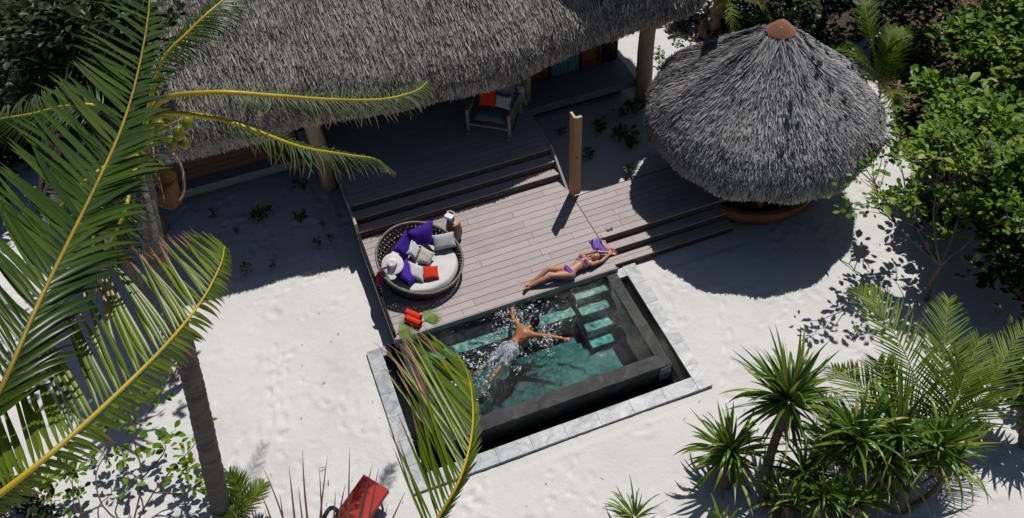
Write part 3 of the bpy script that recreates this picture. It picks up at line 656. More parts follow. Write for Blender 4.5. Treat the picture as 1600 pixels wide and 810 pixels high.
pillow('cushion',PL((635,396,.90),(646,373,.98),(657,389,.84),(650,408,.77)),.12,MT['cwhite'],'small white cushion between the purple cushions and the beige cushion','cushion',G)
pillow('cushion',PL((649,411,.82),(658,383,.96),(680,396,.86),(672,415,.76)),.12,MT['cbeige'],'beige cushion in the middle of the white mattress','cushion',G)
pillow('cushion',PL((637,407,.90),(662,417,.86),(662,442,.74),(641,434,.80)),.13,MT['cwhite'],'white cushion between the hat and the orange red cushion','cushion',G)
pillow('cushion',PL((660,416,.86),(684,415,.85),(687,436,.75),(661,439,.76)),.11,MT['cred'],'small orange red cushion lying on the white daybed mattress','cushion',G)
# hat with scarf
hc=P(613,413,1.09); hat=thing('sun_hat','wide white sun hat with a pink scarf lying on the daybed rim','hat',hc)
hN=Vector((-.1,-.45,.88)).normalized(); hx=hN.orthogonal().normalized(); hy=hN.cross(hx)
def hp(r,a,z): return hc+hx*(r*math.cos(a))+hy*(r*math.sin(a))+hN*(z+.018*math.sin(a*2+.6)*(r/.2)**2)
hb=MB(); hpr=[(.205,-.02),(.19,-.008),(.15,0),(.10,.005),(.088,.02),(.083,.08),(.07,.105),(.035,.10),(.002,.09)]
hb.grid(lambda u,v:(lambda k:hp(np.interp(k,range(9),[q[0] for q in hpr]),u*6.28318,np.interp(k,range(9),[q[1] for q in hpr])))(v*8),36,8,True); hb.build('hat_body',MT['hat'],hat,True)
hb=MB(); hb.grid(lambda u,v:hp(.092-.004*v,u*6.28318,.012+.03*v),30,2,True); hb.build('hat_band',MT['pink'],hat,True)
for k,(dx,m,l) in enumerate(((0,'pink',.34),(.03,'navy',.27),(-.035,'pink',.24))):
    a=P(607+dx*80,417,1.14); e=P(594+dx*130,444+k*2,.74); mid=P(598+dx*90,421,1.10); c=cat([a,mid,P(594+dx*110,430,.95),e],10); w0=Vector((.03,.012,0))
    sb=MB(); sb.grid(lambda u,v:c[int(round(v*10))]+w0*(u-.5)*(1.2+v)+Vector((0,0,.012*math.sin(u*9+v*7+k))),6,10); sb.build('scarf_end',MT[m],hat,True)
# stool with the white things on it
sc_=P(711,372,.45)
st=thing('wood_stool','tan carved wood drum stool between the daybed and the steps','side table',sc_)
def stp(u,v):
    a=u*6.28318; r=.115+.035*math.sin(v*math.pi*.9+.2)+.012*(1 if abs(math.sin(a*3))>.5 else 0)*math.sin(v*math.pi); return sc_+Vector((r*math.cos(a),r*math.sin(a),v*.46))
MB().grid(stp,36,10,True).build('drum',MT['stool'],st,True); MB().lathe(sc_+Vector((0,0,.452)),[(.002,.012),(.12,.012),(.128,0),(.12,-.01)],32).build('stool_top',MT['stooltop'],st,True)
hb_=sc_+Vector((-.03,.03,.465))
bk=thing('drinks_holder','small white holder with a loop handle and blue front on the wood stool','holder',hb_)
bx=MB(); ux,uy=Vector((.8,.6,0)),Vector((-.6,.8,0))
bx.obox(hb_+Vector((0,0,.075)),ux*.055,uy*.05,(0,0,.075)); bx.build('dark_body',MT['black'],bk)
bx=MB(); bx.obox(hb_+ux*-.02+Vector((0,0,.165)),ux*.05,uy*.085,Vector((0,0,.014))); bx.obox(hb_+ux*-.075+Vector((0,0,.15)),ux*.012,uy*.085,Vector((0,0,.03))); bx.build('lid',MT['whitep'],bk)
MB().obox(hb_+ux*-.07+uy*-.05+Vector((0,0,.075)),ux*.02,uy*.04,(0,0,.05)).build('blue_bottle',MT['bluep'],bk)
MB().tube([hb_+ux*(.03+.055*math.sin(q))+uy*(.085*math.cos(q))+Vector((0,0,.185)) for q in np.linspace(-.15,3.3,16)],.011,8).build('loop_handle',MT['whitep'],bk,True)
# rolled towels on a palm leaf
tl=P(648,506,.46)
def towel(a,b2,r,label,top):
    a,b2=Vector(a),Vector(b2); d=(b2-a); t=d.normalized(); u=Vector((0,0,1)); s=t.cross(u)
    o=thing('rolled_towel',label,'towel',a,'rolled orange red towels on the palm leaf')
    m=MB(); n=60
    def g(uu,v):
        an=uu*6*math.pi; rr=r*(.18+.82*uu); return a+d*v+u*(rr*math.sin(an)+r)+s*(rr*math.cos(an))
    m.grid(g,n,6); ob=m.build('towel_roll',MT['towel'],o,True); mo=ob.modifiers.new('s','SOLIDIFY'); mo.thickness=.012
ta,tb=P(636,497,.47),P(659,508,.47)
towel(ta+Vector((.02,.10,0)),tb+Vector((.02,.115,0)),.062,'rolled orange red towel farther from the pool edge on the palm leaf',0)
towel(ta+Vector((-.02,-.035,0)),tb+Vector((-.02,-.025,0)),.062,'rolled orange red towel nearer to the pool edge on the palm leaf',0)
pf=thing('palm_leaf_mat','cut green palm leaf spread under the rolled towels on the deck','leaf',tl)
for (bx_,ang0,ang1,n,L) in ((P(622,520,.465),-80,60,30,.42),(P(664,500,.465),-60,75,30,.36)):
    dd0=(P(676,495,.465)-P(622,520,.465)).normalized(); V_,F_,A_=[],[],[]
    for k in range(n):
        a=math.radians(ang0+(ang1-ang0)*k/(n-1)); d=Vector((dd0.x*math.cos(a)-dd0.y*math.sin(a),dd0.x*math.sin(a)+dd0.y*math.cos(a),.02))
        v,f_,al=leaflet(bx_,d,(0,0,1),L*random.uniform(.7,1.1),.013,.0,4,.2); o=len(V_); V_+=v; F_+=[tuple(o+q for q in g) for g in f_]; A_+=al
    me=bpy.data.meshes.new('leaflets'); me.from_pydata(V_,[],F_); addattr(me,.95,A_); link('leaflets',me,MT['leafS'],pf,'stuff',True)
MB().tube([P(616,524,.468),P(640,512,.468),P(676,495,.468)],[.007,.006,.003],6).build('leaf_stalk',MT['rachisd'],pf,True)
# sunglasses
g0=P(953,358.5,.475); gl=thing('sunglasses','black sunglasses lying near the corner of the right steps','sunglasses',g0)
for sg in (-1,1): MB().ell(g0+Vector((.035*sg,0,0)),(.03,0,0),(0,.022,0),(0,0,.008)).build('lens',MT['black'],gl,True)
MB().tube([g0+Vector((-.07,.0,.004)),g0+Vector((0,.008,.006)),g0+Vector((.07,0,.004))],.005,6).build('frame',MT['black'],gl,True)
for sg in (-1,1): MB().tube([g0+Vector((.066*sg,0,.004)),g0+Vector((.055*sg,.09,.0))],.003,5).build('temple',MT['black'],gl,True)
# violet wrap and straw bag by the woman's hands
wc=P(936,389,.46); wr=thing('violet_wrap','crumpled violet cloth wrap lying on the deck above the sunbather','cloth',wc)
def cloth(name,c4,mat,par,amp,h,seed,n=26):
    c4=[Vector(c) for c in c4]; rg=random.Random(seed); ph=[(rg.uniform(5,17),rg.uniform(5,17),rg.random()*6) for _ in range(6)]
    def g(u,v):
        p=(c4[0]*(1-u)+c4[1]*u)*(1-v)+(c4[3]*(1-u)+c4[2]*u)*v; e=min(1,5*min(u,1-u,v,1-v)+.05)
        z=sum(math.sin(a*u+b3*v+c3) for a,b3,c3 in ph)/3; return p+Vector((.012*math.sin(9*v),.012*math.sin(8*u),h*e+amp*abs(z)*e))
    m=MB(); m.grid(g,n,n); m.grid(lambda u,v:g(u,v)*1-Vector((0,0,.008)),n,n); return m.build(name,mat,par,True)
cloth('cloth_folds',[P(920,378,.46),P(933,374,.46),P(950,395,.46),P(934,398,.46)],MT['lilac'],wr,.05,.04,4)
sb_=thing('straw_bag','small peach straw bag beside the violet wrap on the step corner','bag',P(946,387,.46))
cloth('bag_body',[P(935,375,.46),P(944,377,.46),P(956,392,.46),P(948,398,.46)],MT['straw'],sb_,.02,.06,9)
MB().tube(cat([P(943,376,.5),P(940,370,.56),P(938,368,.5)],8),.006,6).build('strap',MT['black'],sb_,True)

# ---------------------------------------------------------------- rocking sofa in the shade on the upper deck
ch=thing('outdoor_armchair','wide grey slatted outdoor armchair with blue grey cushions on the shaded upper deck','armchair',P(770,190,.9))
a0=P(733,207,.9); a1=P(797,217,.9); ex=(a1-a0); ex.z=0; W=ex.length; ex.normalize(); ey=Vector((-ex.y,ex.x,0)); 
def cb_(x0,x1,y0,y1,z0,z1): 
    c=a0+ex*((x0+x1)/2)+ey*((y0+y1)/2)+Vector((0,0,(z0+z1)/2)); return c,ex*((x1-x0)/2),ey*((y1-y0)/2),Vector((0,0,(z1-z0)/2))
D=.85
for x in (0,W):
    for y in (0,D): MB().obox(*cb_(x-.03,x+.03,y-.03,y+.03,.0,.60 if y==0 else .95)).build('leg',MT['chairw'],ch)
    MB().obox(*cb_(x-.035,x+.035,-.03,D,.601,.63)).build('armrest',MT['chairw'],ch)
    for z in (.30,.42,.52): MB().obox(*cb_(x-.012,x+.012,.03,D-.03,z-.02,z+.02)).build('side_slat',MT['chairw'],ch)
    pts=[a0+ex*x+ey*y+Vector((0,0,.01+.25*((y-D/2)/1.2)**2)) for y in np.linspace(-.15,D+.15,10)]; MB().tube(pts,.02,6).build('rocker',MT['chairw'],ch,True)
MB().obox(*cb_(.03,W-.03,-.02,.02,.22,.27)).build('front_rail',MT['chairw'],ch)
for k in range(5): MB().obox(*cb_(.03,W-.03,D-.01,D+.02,.48+.1*k,.54+.1*k)).build('back_slat',MT['chairw'],ch)
pillow('seat_cushion',[a0+ex*.04+ey*.0+Vector((0,0,.36)),a0+ex*(W-.04)+Vector((0,0,.36)),a0+ex*(W-.04)+ey*.8+Vector((0,0,.36)),a0+ex*.04+ey*.8+Vector((0,0,.36))],.18,MT['seat'],None,None).parent=None
for o in list(COL.objects):
    if o.name.startswith('seat_cushion') and o.parent is None:
        o.parent=ch; o.matrix_parent_inverse=Matrix.Translation(-ch.location)
bkc=pillow('back_cushion',[a0+ex*.05+ey*.62+Vector((0,0,.45)),a0+ex*(W-.05)+ey*.62+Vector((0,0,.45)),a0+ex*(W-.05)+ey*.84+Vector((0,0,1.0)),a0+ex*.05+ey*.84+Vector((0,0,1.0))],.18,MT['seat'],None,None)
bkc.parent=ch; bkc.matrix_parent_inverse=Matrix.Translation(-ch.location)
zz=Vector((0,0,1))
pillow('cushion',[a0+ex*.12+ey*.33+zz*.48,a0+ex*.50+ey*.36+zz*.48,a0+ex*.50+ey*.58+zz*.84,a0+ex*.12+ey*.56+zz*.84],.13,MT['cred'],'square red cushion on the shaded armchair','cushion')
pillow('cushion',[a0+ex*.45+ey*.42+zz*.46,a0+ex*(W-.08)+ey*.36+zz*.46,a0+ex*(W-.08)+ey*.55+zz*.68,a0+ex*.45+ey*.6+zz*.68],.12,MT['cwhite'],'long pale cushion on the shaded armchair','cushion')
fl=thing('hung_scarf','small patterned blue and white scarf hanging by the thin post of the villa','scarf',P(818,152,1.3))
cloth('scarf_cloth',[P(807,136,1.75),P(818,136,1.75),P(824,166,1.1),P(815,160,1.2)],M('blue_white_print',(.5,.52,.6),(.04,.04,.16),26,.8,.2),fl,.03,.02,12,18)
# red beach towel/lounger corner at the bottom
rl=thing('sun_lounger','brick red padded sun lounger on the sand, half hidden by palm leaflets','lounger',P(570,790,.3))
A_,B_,D_=P(569,743,.42),P(608,767,.42),P(500,840,.42); C_=B_+(D_-A_)
m=MB(); up_=Vector((0,0,.05)); m.v+= [tuple(q+up_*k) for k in (-1,1) for q in (A_,B_,C_,D_)]; m.f+=[(3,2,1,0),(4,5,6,7),(0,1,5,4),(1,2,6,5),(2,3,7,6),(3,0,4,7)]; o=m.build('mattress',MT['rtowel'],rl)
bv=o.modifiers.new('b','BEVEL'); bv.width=.012; bv.segments=3

for q in (A_,B_,C_,D_):
    q2=q*.7+(A_+C_)*.15; MB().tube([q2-Vector((0,0,.05)),Vector((q2.x,q2.y,-.04))],.02,8).build('leg',MT['black'],rl)
MB().tube(cat([P(500,835,.5),P(507,808,.55),P(517,794,.55),P(527,799,.5),P(530,815,.45)],14),.035,10).build('armrest',M('dark_grey_pad',(.05,.06,.09),(.03,.035,.05),10,.7),rl,True)
# ================================================================== PEOPLE
def capsule(m,a,b,ra,rb,flat=None,seg=14):
    """tapered round-ended limb; flat=(axis vector, factor) squashes it along that axis"""
    a,b=Vector(a),Vector(b); t=(b-a); L=t.length; t=t/L if L>1e-6 else Vector((0,0,1))
    u=t.orthogonal().normalized() if flat is None else (Vector(flat[0])-t*Vector(flat[0]).dot(t)).normalized(); v=t.cross(u); fu=1 if flat is None else flat[1]
    st=[(-ra*math.cos(q),ra*math.sin(q)) for q in np.linspace(.12,math.pi/2,5)]+[(L+rb*math.sin(q),rb*math.cos(q)) for q in np.linspace(0,math.pi/2-.12,5)]
    o=len(m.v)
    for x,r in st:
        for k in range(seg):
            an=2*math.pi*k/seg; m.v.append(tuple(a+t*x+u*(r*fu*math.cos(an))+v*(r*math.sin(an))))
    for i in range(len(st)-1):
        for k in range(seg): q=o+i*seg+k; w_=o+i*seg+(k+1)%seg; m.f.append((q,w_,w_+seg,q+seg))
    m.f.append(tuple(o+k for k in range(seg))[::-1]); m.f.append(tuple(o+(len(st)-1)*seg+k for k in range(seg)))
def hand(m,wr,d,n,L=.165,spread=.16,thumb=1,curl=.25):
    d=Vector(d).normalized(); n=Vector(n); n=(n-d*n.dot(d)).normalized(); s=d.cross(n)
    capsule(m,wr,wr+d*L*.42,.024,.034,(n,.42))
    for k,(o_,l) in enumerate(((-1.5,.36),(-.5,.45),(.5,.42),(1.5,.32))):
        a=wr+d*L*.45+s*o_*.019; dd=(d+s*spread*o_*.6).normalized(); q=a+dd*L*l*.5; d2=(dd-n*curl).normalized()
        capsule(m,a,q,.0095,.0085); capsule(m,q,q+d2*L*l*.5,.0085,.0065)
    a=wr+d*L*.12+s*thumb*.024; dd=(d*.6+s*thumb).normalized(); q=a+dd*L*.22; capsule(m,a,q,.012,.010); capsule(m,q,q+(dd+d*.8).normalized()*L*.2,.010,.008)
def foot(m,ank,heel,toe,up):
    capsule(m,ank,heel,.030,.027); capsule(m,heel,toe,.028,.032,(up,.6))
    t=(toe-heel).normalized(); s=t.cross(Vector(up)).normalized()
    for k in range(5): a=toe+s*(k-2)*.014; capsule(m,a,a+t*(.042-.005*abs(k-1)),.011,.009)
def finish(m,name,mat,par,vox=.0065,it=6):
    o=m.build(name,mat,par,True); r=o.modifiers.new('remesh','REMESH'); r.mode='VOXEL'; r.voxel_size=vox; r.use_smooth_shade=True
    q=o.modifiers.new('smooth','SMOOTH'); q.factor=.5; q.iterations=it; return o
Z=Vector((0,0,1))
# ---- woman sunbathing on her back
wo=thing('person','woman in a violet bikini sunbathing on her back at the pool edge, arms stretched overhead','person',P(890,426,.45))
w_=MB(); pel=P(888,425,.56); che=P(911,409.5,.57); nk=P(921,406.3,.575); hd=P(929.5,402.3,.575)
ax=(che-pel); ax.z=0; ax.normalize(); lat=Vector((-ax.y,ax.x,0))      # lat points away from the pool
hipn,hipf=pel-lat*.085-ax*.02,pel+lat*.085-ax*.02
kn,kf=P(861,431,.64),P(857.5,420.5,.68); an_,af=P(828,447.5,.505),P(829.5,443,.515)
capsule(w_,pel-lat*.07,pel+lat*.07,.098,.098,(Z,.92)); capsule(w_,pel-ax*.02,pel+ax*.16,.125,.095,(Z,.72)); capsule(w_,pel+ax*.16,che,.095,.118,(Z,.72))
capsule(w_,che-lat*.045,che+lat*.045,.098,.098,(Z,.85))
shn,shf=che+ax*.085-lat*.148,che+ax*.085+lat*.148
capsule(w_,shn+lat*.03,shf-lat*.03,.055,.055); capsule(w_,che+ax*.08,nk+ax*.03,.05,.041); capsule(w_,che+ax*.02,che+ax*.07,.10,.07,(Z,.6))
for sg in (-1,1): w_.ell(che+lat*.068*sg+Z*.058-ax*.005,ax*.058,lat*.058,Z*.052)
for h,k,a in ((hipn,kn,an_),(hipf,kf,af)):
    capsule(w_,h,h.lerp(k,.5),.088,.072); capsule(w_,h.lerp(k,.5),k,.072,.050); capsule(w_,k,k.lerp(a,.3),.049,.050); capsule(w_,k.lerp(a,.3),a,.050,.030)
    d=(a-k).normalized(); up=Vector((0,0,.75))-ax*.55; foot(w_,a,a-ax*.03-Z*.02,a-ax*.115+Z*.045,up)
en,ef=P(939.5,408.5,.52),P(929,393.5,.52); wn,wf=P(953,397,.50),P(949,394.5,.52)
for s_,e_,r_ in ((shn,en,wn),(shf,ef,wf)):
    capsule(w_,s_,s_.lerp(e_,.4),.043,.037); capsule(w_,s_.lerp(e_,.4),e_,.037,.030); capsule(w_,e_,e_.lerp(r_,.3),.031,.031); capsule(w_,e_.lerp(r_,.3),r_,.031,.020)
hand(w_,wn,P(961,396,.5)-wn,Z,.15,.2,-1,.35); hand(w_,wf,P(958,391,.5)-wf,Z,.15,.2,1,.35)
# head, face up, tilted back towards the near shoulder
hx_=(hd-nk); hx_.z=0; hx_.normalize(); hy_=Vector((-hx_.y,hx_.x,0)); up_h=(Z*.93-hy_*.25+hx_*-.1).normalized(); hy_=(hy_-up_h*hy_.dot(up_h)).normalized()
def H(x,y,z): return hd+hx_*x+hy_*y+up_h*z
w_.ell(H(.02,0,0),hx_*.098,hy_*.073,up_h*.086,18,12); w_.ell(H(-.045,0,.03),hx_*.05,hy_*.048,up_h*.048)
capsule(w_,H(-.005,0,.083),H(-.028,0,.099),.008,.012); 
for sg in (-1,1): w_.ell(H(-.005,.074*sg,.005),hx_*.028,hy_*.01,up_h*.016); w_.ell(H(.025,.03*sg,.07),hx_*.008,hy_*.022,up_h*.014)
finish(w_,'body',MT['skinw'],wo,.0068,4)
for sg in (-1,1):
    MB().ell(H(.010,.030*sg,.076),hx_*.007,hy_*.013,up_h*.006).build('closed_eye',MT['hairw'],wo,True)
    MB().tube([H(.03,.014*sg,.083),H(.034,.03*sg,.083),H(.028,.046*sg,.074)],.0035,5).build('eyebrow',MT['hairw'],wo,True)
MB().ell(H(-.052,0,.081),hx_*.007,hy_*.024,up_h*.006).build('mouth',MT['lip'],wo,True)
hm=MB(); hm.ell(H(.045,0,-.02),hx_*.092,hy_*.087,up_h*.086,18,12); rg=random.Random(5)
for k in range(46):
    a=rg.uniform(-1.5,1.5); s0=H(.06,.06*math.sin(a),-.02+.02*math.cos(a)); e0=H(.10+.07*rg.random(),.14*math.sin(a)+.02*rg.random(),-.09+.02*rg.random())
    hm.tube([s0,s0.lerp(e0,.5)+Z*.02,e0],[.012,.011,.003],5)
hm.build('hair',MT['hairw'],wo,True)
# bikini
bk_=MB(); 
for sg in (-1,1):
    c0=che+lat*.068*sg+Z*.064-ax*.005; bk_.ell(c0,ax*.050,lat*.052,Z*.052)
bk_.build('bikini_top',MT['bikini'],wo,True)
def band(c,half,r,flat,wd,mat,name,zoff=0,tilt=0):
    m=MB(); n=40
    def g(u,v):
        a=u*6.28318; return c+lat*((half+r)*math.cos(a))+Z*(r*flat*math.sin(a)*1.0+zoff)+ax*(wd*(v-.5)+tilt*math.cos(a)*.03)
    m.grid(g,n,3,True); o=m.build(name,MT[mat],wo,True); q=o.modifiers.new('s','SOLIDIFY'); q.thickness=.006; return o
band(pel-ax*.015,.055,.108,1.0,.085,'bikini','bikini_bottom'); band(pel+ax*.036,.045,.104,.94,.030,'teal','bikini_band'); band(che-ax*.055,.02,.118,.80,.012,'pale','bikini_strap')
for sg in (-1,1): MB().tube(cat([che+lat*.07*sg+Z*.115+ax*.03,che+lat*.06*sg+Z*.085+ax*.1,nk+lat*.03*sg+Z*.03],8),.005,5).build('neck_strap',MT['bikini'],wo,True)
MB().tube([wn+Vector((.028*math.cos(q),.028*math.sin(q),.01*math.sin(q))) for q in np.linspace(0,6.28,14)],.008,6).build('bracelet',MT['red'],wo,True)
rs=thing('red_sunhat_flower','crumpled sheer red cloth held in the sunbather\'s outstretched hands','cloth',P(959,396,.46))
rs.name='red_cloth'; cloth('cloth_folds',[P(952,391,.47),P(961,389,.47),P(965,398,.44),P(956,401,.46)],MT['pink'],rs,.04,.03,33,16)

# ---- swimmer, face down
sw=thing('person','man in pale lilac shorts swimming face down in the plunge pool, arms spread wide','person',P(810,530,.3))
s_=MB(); pl=P(797,546,.215); ch_=P(818,521,.295); ax2=(ch_-pl).normalized(); lt=Z.cross(ax2).normalized()      # lt = swimmer's left when prone seen from above
hd2=P(835,505,.345); sL,sR=ch_+ax2*.07+lt*.165,ch_+ax2*.07-lt*.165
capsule(s_,pl-lt*.07,pl+lt*.07,.10,.10,(Z,.85)); capsule(s_,pl,pl.lerp(ch_,.5),.12,.118,(Z,.75)); capsule(s_,pl.lerp(ch_,.5),ch_,.118,.15,(Z,.72)); capsule(s_,ch_-lt*.07+ax2*.03,ch_+lt*.07+ax2*.03,.105,.105,(Z,.85))
capsule(s_,sL-lt*.03,sR+lt*.03,.062,.062); capsule(s_,ch_+ax2*.1,hd2-ax2*.04-Z*.02,.062,.053)
for sg in (-1,1): capsule(s_,ch_+lt*.08*sg+ax2*.03+Z*.04,ch_+lt*.05*sg-ax2*.16+Z*.03,.07,.05,(Z,.7))
eL,wL=P(802,499,.33),P(800,487,.345); eR,wR=P(857,525.5,.335),P(880,529.5,.34)
for a,b_,c_ in ((sL,eL,wL),(sR,eR,wR)):
    capsule(s_,a,a.lerp(b_,.45),.056,.050); capsule(s_,a.lerp(b_,.45),b_,.050,.038); capsule(s_,b_,b_.lerp(c_,.3),.040,.041); capsule(s_,b_.lerp(c_,.3),c_,.041,.025)
hand(s_,wL,P(801,477,.34)-wL,Z,.18,.35,1,.1); hand(s_,wR,P(895,531,.34)-wR,Z,.18,.35,1,.1)
kL,aL=P(766,564,.17),P(741,586,.13); kR,aR=P(780,577,.16),P(759,601,.10)
for sg,k,a in ((1,kL,aL),(-1,kR,aR)):
    h=pl+lt*.09*sg-ax2*.03; capsule(s_,h,h.lerp(k,.5),.088,.075); capsule(s_,h.lerp(k,.5),k,.075,.054); capsule(s_,k,k.lerp(a,.3),.052,.056); capsule(s_,k.lerp(a,.3),a,.056,.034)
    t=(a-k).normalized(); foot(s_,a,a+t*.02+Z*.02,a+t*.15-Z*.03,Z)
s_.ell(hd2,ax2*.10,lt*.078,Z*.095,16,12); s_.ell(hd2-Z*.06+ax2*.03,ax2*.05,lt*.05,Z*.05); capsule(s_,hd2-Z*.08+ax2*.05,hd2-Z*.1+ax2*.06,.012,.014)
for sg in (-1,1): s_.ell(hd2+lt*.08*sg-Z*.02,ax2*.02,lt*.012,Z*.032)
finish(s_,'body',MT['skinm'],sw,.0075,5)
hm=MB(); hm.ell(hd2+Z*.018+ax2*.012,ax2*.105,lt*.086,Z*.092,18,12); hm.build('hair',MT['hairm'],sw,True)
for sg in (-1,1): MB().ell(hd2+lt*.03*sg-Z*.05+ax2*.082,ax2*.008,lt*.012,Z*.008).build('eye',MT['cwhite'],sw,True)
MB().ell(hd2-Z*.095+ax2*.05,ax2*.008,lt*.024,Z*.006).build('mouth',MT['lip'],sw,True)
sm=MB()
for sg,k in ((1,kL),(-1,kR)):
    h=pl+lt*.09*sg; capsule(sm,h-ax2*.01,h.lerp(k,.72),.115,.098)
capsule(sm,pl-lt*.05,pl+lt*.05,.135,.135,(Z,.85)); capsule(sm,pl,pl+ax2*.08,.137,.132,(Z,.75))
finish(sm,'swim_shorts',MT['short'],sw,.012,3)
# splash: drops and flecks thrown up round the swimmer
def splash():
    cs=np.array([P(*q,.345) for q in ((800,486),(822,490),(845,500),(858,512),(792,503),(786,548),(775,560),(742,597),(852,536),(765,560),(740,575))]); sdv=np.array([.13,.2,.26,.2,.16,.22,.24,.2,.16,.28,.2])
    N=3400; cl=RNG.integers(0,len(cs),N); r=sdv[cl]*np.sqrt(-2*np.log(RNG.random(N)+1e-9)); r=np.round(r/.07)*.07+RNG.normal(0,.014,N); a=RNG.random(N)*2*math.pi
    a=a+.5*np.sin(3*a+cl); xy=cs[cl][:,:2]+np.c_[r*np.cos(a),r*np.sin(a)]; z=.344+np.abs(RNG.normal(0,.012,N))+np.where(RNG.random(N)<.12,RNG.random(N)*.12,0)
    ok=(xy[:,0]>IX0+.03)&(xy[:,0]<IX1-.03)&(xy[:,1]>IY0+.03)&(xy[:,1]<9.6); xy,z,a,r=xy[ok],z[ok],a[ok],r[ok]; n=len(z)
    oc=[(1,0,0),(0,1,0),(-1,0,0),(0,-1,0),(0,0,1),(0,0,-1)]; of=[(0,1,4),(1,2,4),(2,3,4),(3,0,4),(1,0,5),(2,1,5),(3,2,5),(0,3,5)]
    d=np.c_[-np.sin(a),np.cos(a),RNG.normal(0,.12,n)]+RNG.normal(0,.5,(n,3))*np.array([1,1,.15]); s=np.minimum(RNG.exponential(.0034,n)+.0012,.016)
    sc=np.stack([s*RNG.uniform(1,4.2,n),s*RNG.uniform(.6,1.3,n),s*.45],-1)
    o=scatter('water_splash',oc,of,np.c_[xy,z],frames(d,(0,0,1)),sc,MT['foam'],None,'stuff'); setp(o,'white drops and flecks of water thrown up round the swimming man','splash')
splash()
# small waterfall at the overflow corner
wfN=220; q=np.c_[RNG.uniform(4.96,5.16,wfN),7.165-np.abs(RNG.normal(0,.012,wfN)),RNG.uniform(-.05,.33,wfN)]
setp(scatter('overflow_trickle',[(1,0,0),(0,1,0),(-1,0,0),(0,-1,0),(0,0,1),(0,0,-1)],[(0,1,4),(1,2,4),(2,3,4),(3,0,4),(1,0,5),(2,1,5),(3,2,5),(0,3,5)],q,frames(np.tile([0,0.02,-1.],(wfN,1)),(0,1,0)),np.stack([RNG.uniform(.01,.05,wfN),np.full(wfN,.003),np.full(wfN,.003)],-1),MT['foam'],None,'stuff'),'thin trickle of water spilling over the near right corner of the pool','trickle')
# ================================================================== VEGETATION
def trunk(name,pts,r0,r1,mat,par,seg=14,n=60,wob=.06,flare=0):
    c=cat(pts,n); rad=[(r0+(r1-r0)*i/n+flare*math.exp(-i/n*14))*(1+random.uniform(-wob,wob)) for i in range(n+1)]; return MB().tube(c,rad,seg).build(name,mat,par,True)
# ---- palm with the coconuts
cr=P(218,262,5.8); pb=P(352,828,0)
palm=thing('coconut_palm','leaning ringed coconut palm with green coconuts and fibrous crown in front of the villa','palm tree',pb)
trunk('trunk',[pb,P(316,660,2.2),P(288,545,3.3),P(240,380,5.0),cr],.155,.135,MT['trunk'],palm,16,160,.045)
kw=dict(mat=MT['leafD'],rmat=MT['rachis'])
def fr(par,pts,n,Lf,w,**k): return frond(par,[P(*p) for p in pts],n,Lf,w,k.pop('mat',MT['leafD']),k.pop('rmat',MT['rachis']),k.pop('r0',.035),k.pop('r1',.006),k.pop('left',(70,40,.1,.9,1)),k.pop('right',(70,40,.1,.9,1)),**k)
fr(palm,[(222,228,6.0),(248,160,6.5),(330,145,6.8),(430,150,6.6),(520,156,6.3),(600,155,6.0),(650,142,5.8),(667,128,5.7)],84,.44,.022,curl=.8,left=(64,60,.25,.7,.62),right=(68,55,-.25,1.7,1),t0=.2,r0=.05)
fr(palm,[(222,232,6.0),(250,181,6.35),(330,184,6.5),(400,205,6.35),(470,230,6.1),(540,242,5.8),(590,250,5.4),(608,270,5.0)],80,.44,.020,curl=.9,left=(55,50,.0,2.0,.6),right=(62,55,-.2,2.2,.95),t0=.3,r0=.05)
fr(palm,[(222,220,6.1),(250,105,6.9),(295,50,7.2),(352,-2,7.3),(430,-60,7.0)],60,.7,.03,left=(60,50,-.1,1.2,.6),right=(60,50,-.2,1.4,.7),t0=.2,mat=MT['leafA'])
fr(palm,[(218,225,6.0),(160,170,6.5),(105,166,6.6),(50,178,6.5),(-20,190,6.2),(-90,215,5.8)],70,.65,.03,t0=.2,mat=MT['leafA'])
fr(palm,[(214,240,6.0),(150,270,6.3),(90,330,6.0),(40,420,5.2)],60,.7,.03,t0=.2,mat=MT['leafA'])
fr(palm,[(216,245,6.0),(195,330,6.0),(165,400,5.5),(150,455,4.8)],50,.55,.03,t0=.25,mat=MT['leafA'])
for (x,y,z) in ((293,192,5.95),(279,208,5.95),(288,222,5.75),(268,224,5.8),(249,199,5.9),(240,213,5.8),(232,231,5.75),(246,262,5.7),(262,186,5.85)):
    c=P(x,y,z); MB().ell(c,(.082,0,0),(0,.082,0),(.012,.01,.10),16,12).build('coconut',MT['nut'],palm,True)
    MB().tube([c+Vector((0,0,.085)),c.lerp(cr+Vector((0,0,.3)),.6)+Vector((0,0,.1))],.009,5).build('nut_stalk',MT['rachisd'],palm,True)
m=MB(); 
def shf_(u,v):
    a=P(232+40*u,250+14*u,5.75); b=P(240+44*u,318-4*u,5.25); q=a.lerp(b,v); return q+Vector((.03*math.sin(u*3),-.10*math.sin(u*3.1),.05*math.sin(v*9+u*4)))
m.grid(shf_,10,24); o=m.build('fibre_sheath',MT['fibre'],palm,True); o.modifiers.new('s','SOLIDIFY').thickness=.02
MB().tube(cat([P(270,240,5.8),P(284,262,5.6),P(287,300,5.4),P(272,318,5.25)],12),.02,6).build('sheath_edge',MT['stooltop'],palm,True)
for k in range(14):
    a=P(random.uniform(222,240),random.uniform(215,260),5.9); b=P(random.uniform(200,285),random.uniform(250,320),5.5); MB().tube([a,a.lerp(b,.5)+Vector((0,0,.1)),b],[.008,.006,.003],4).build('dry_strand',MT['straw'] if k%3==0 else MT['husk'],palm)
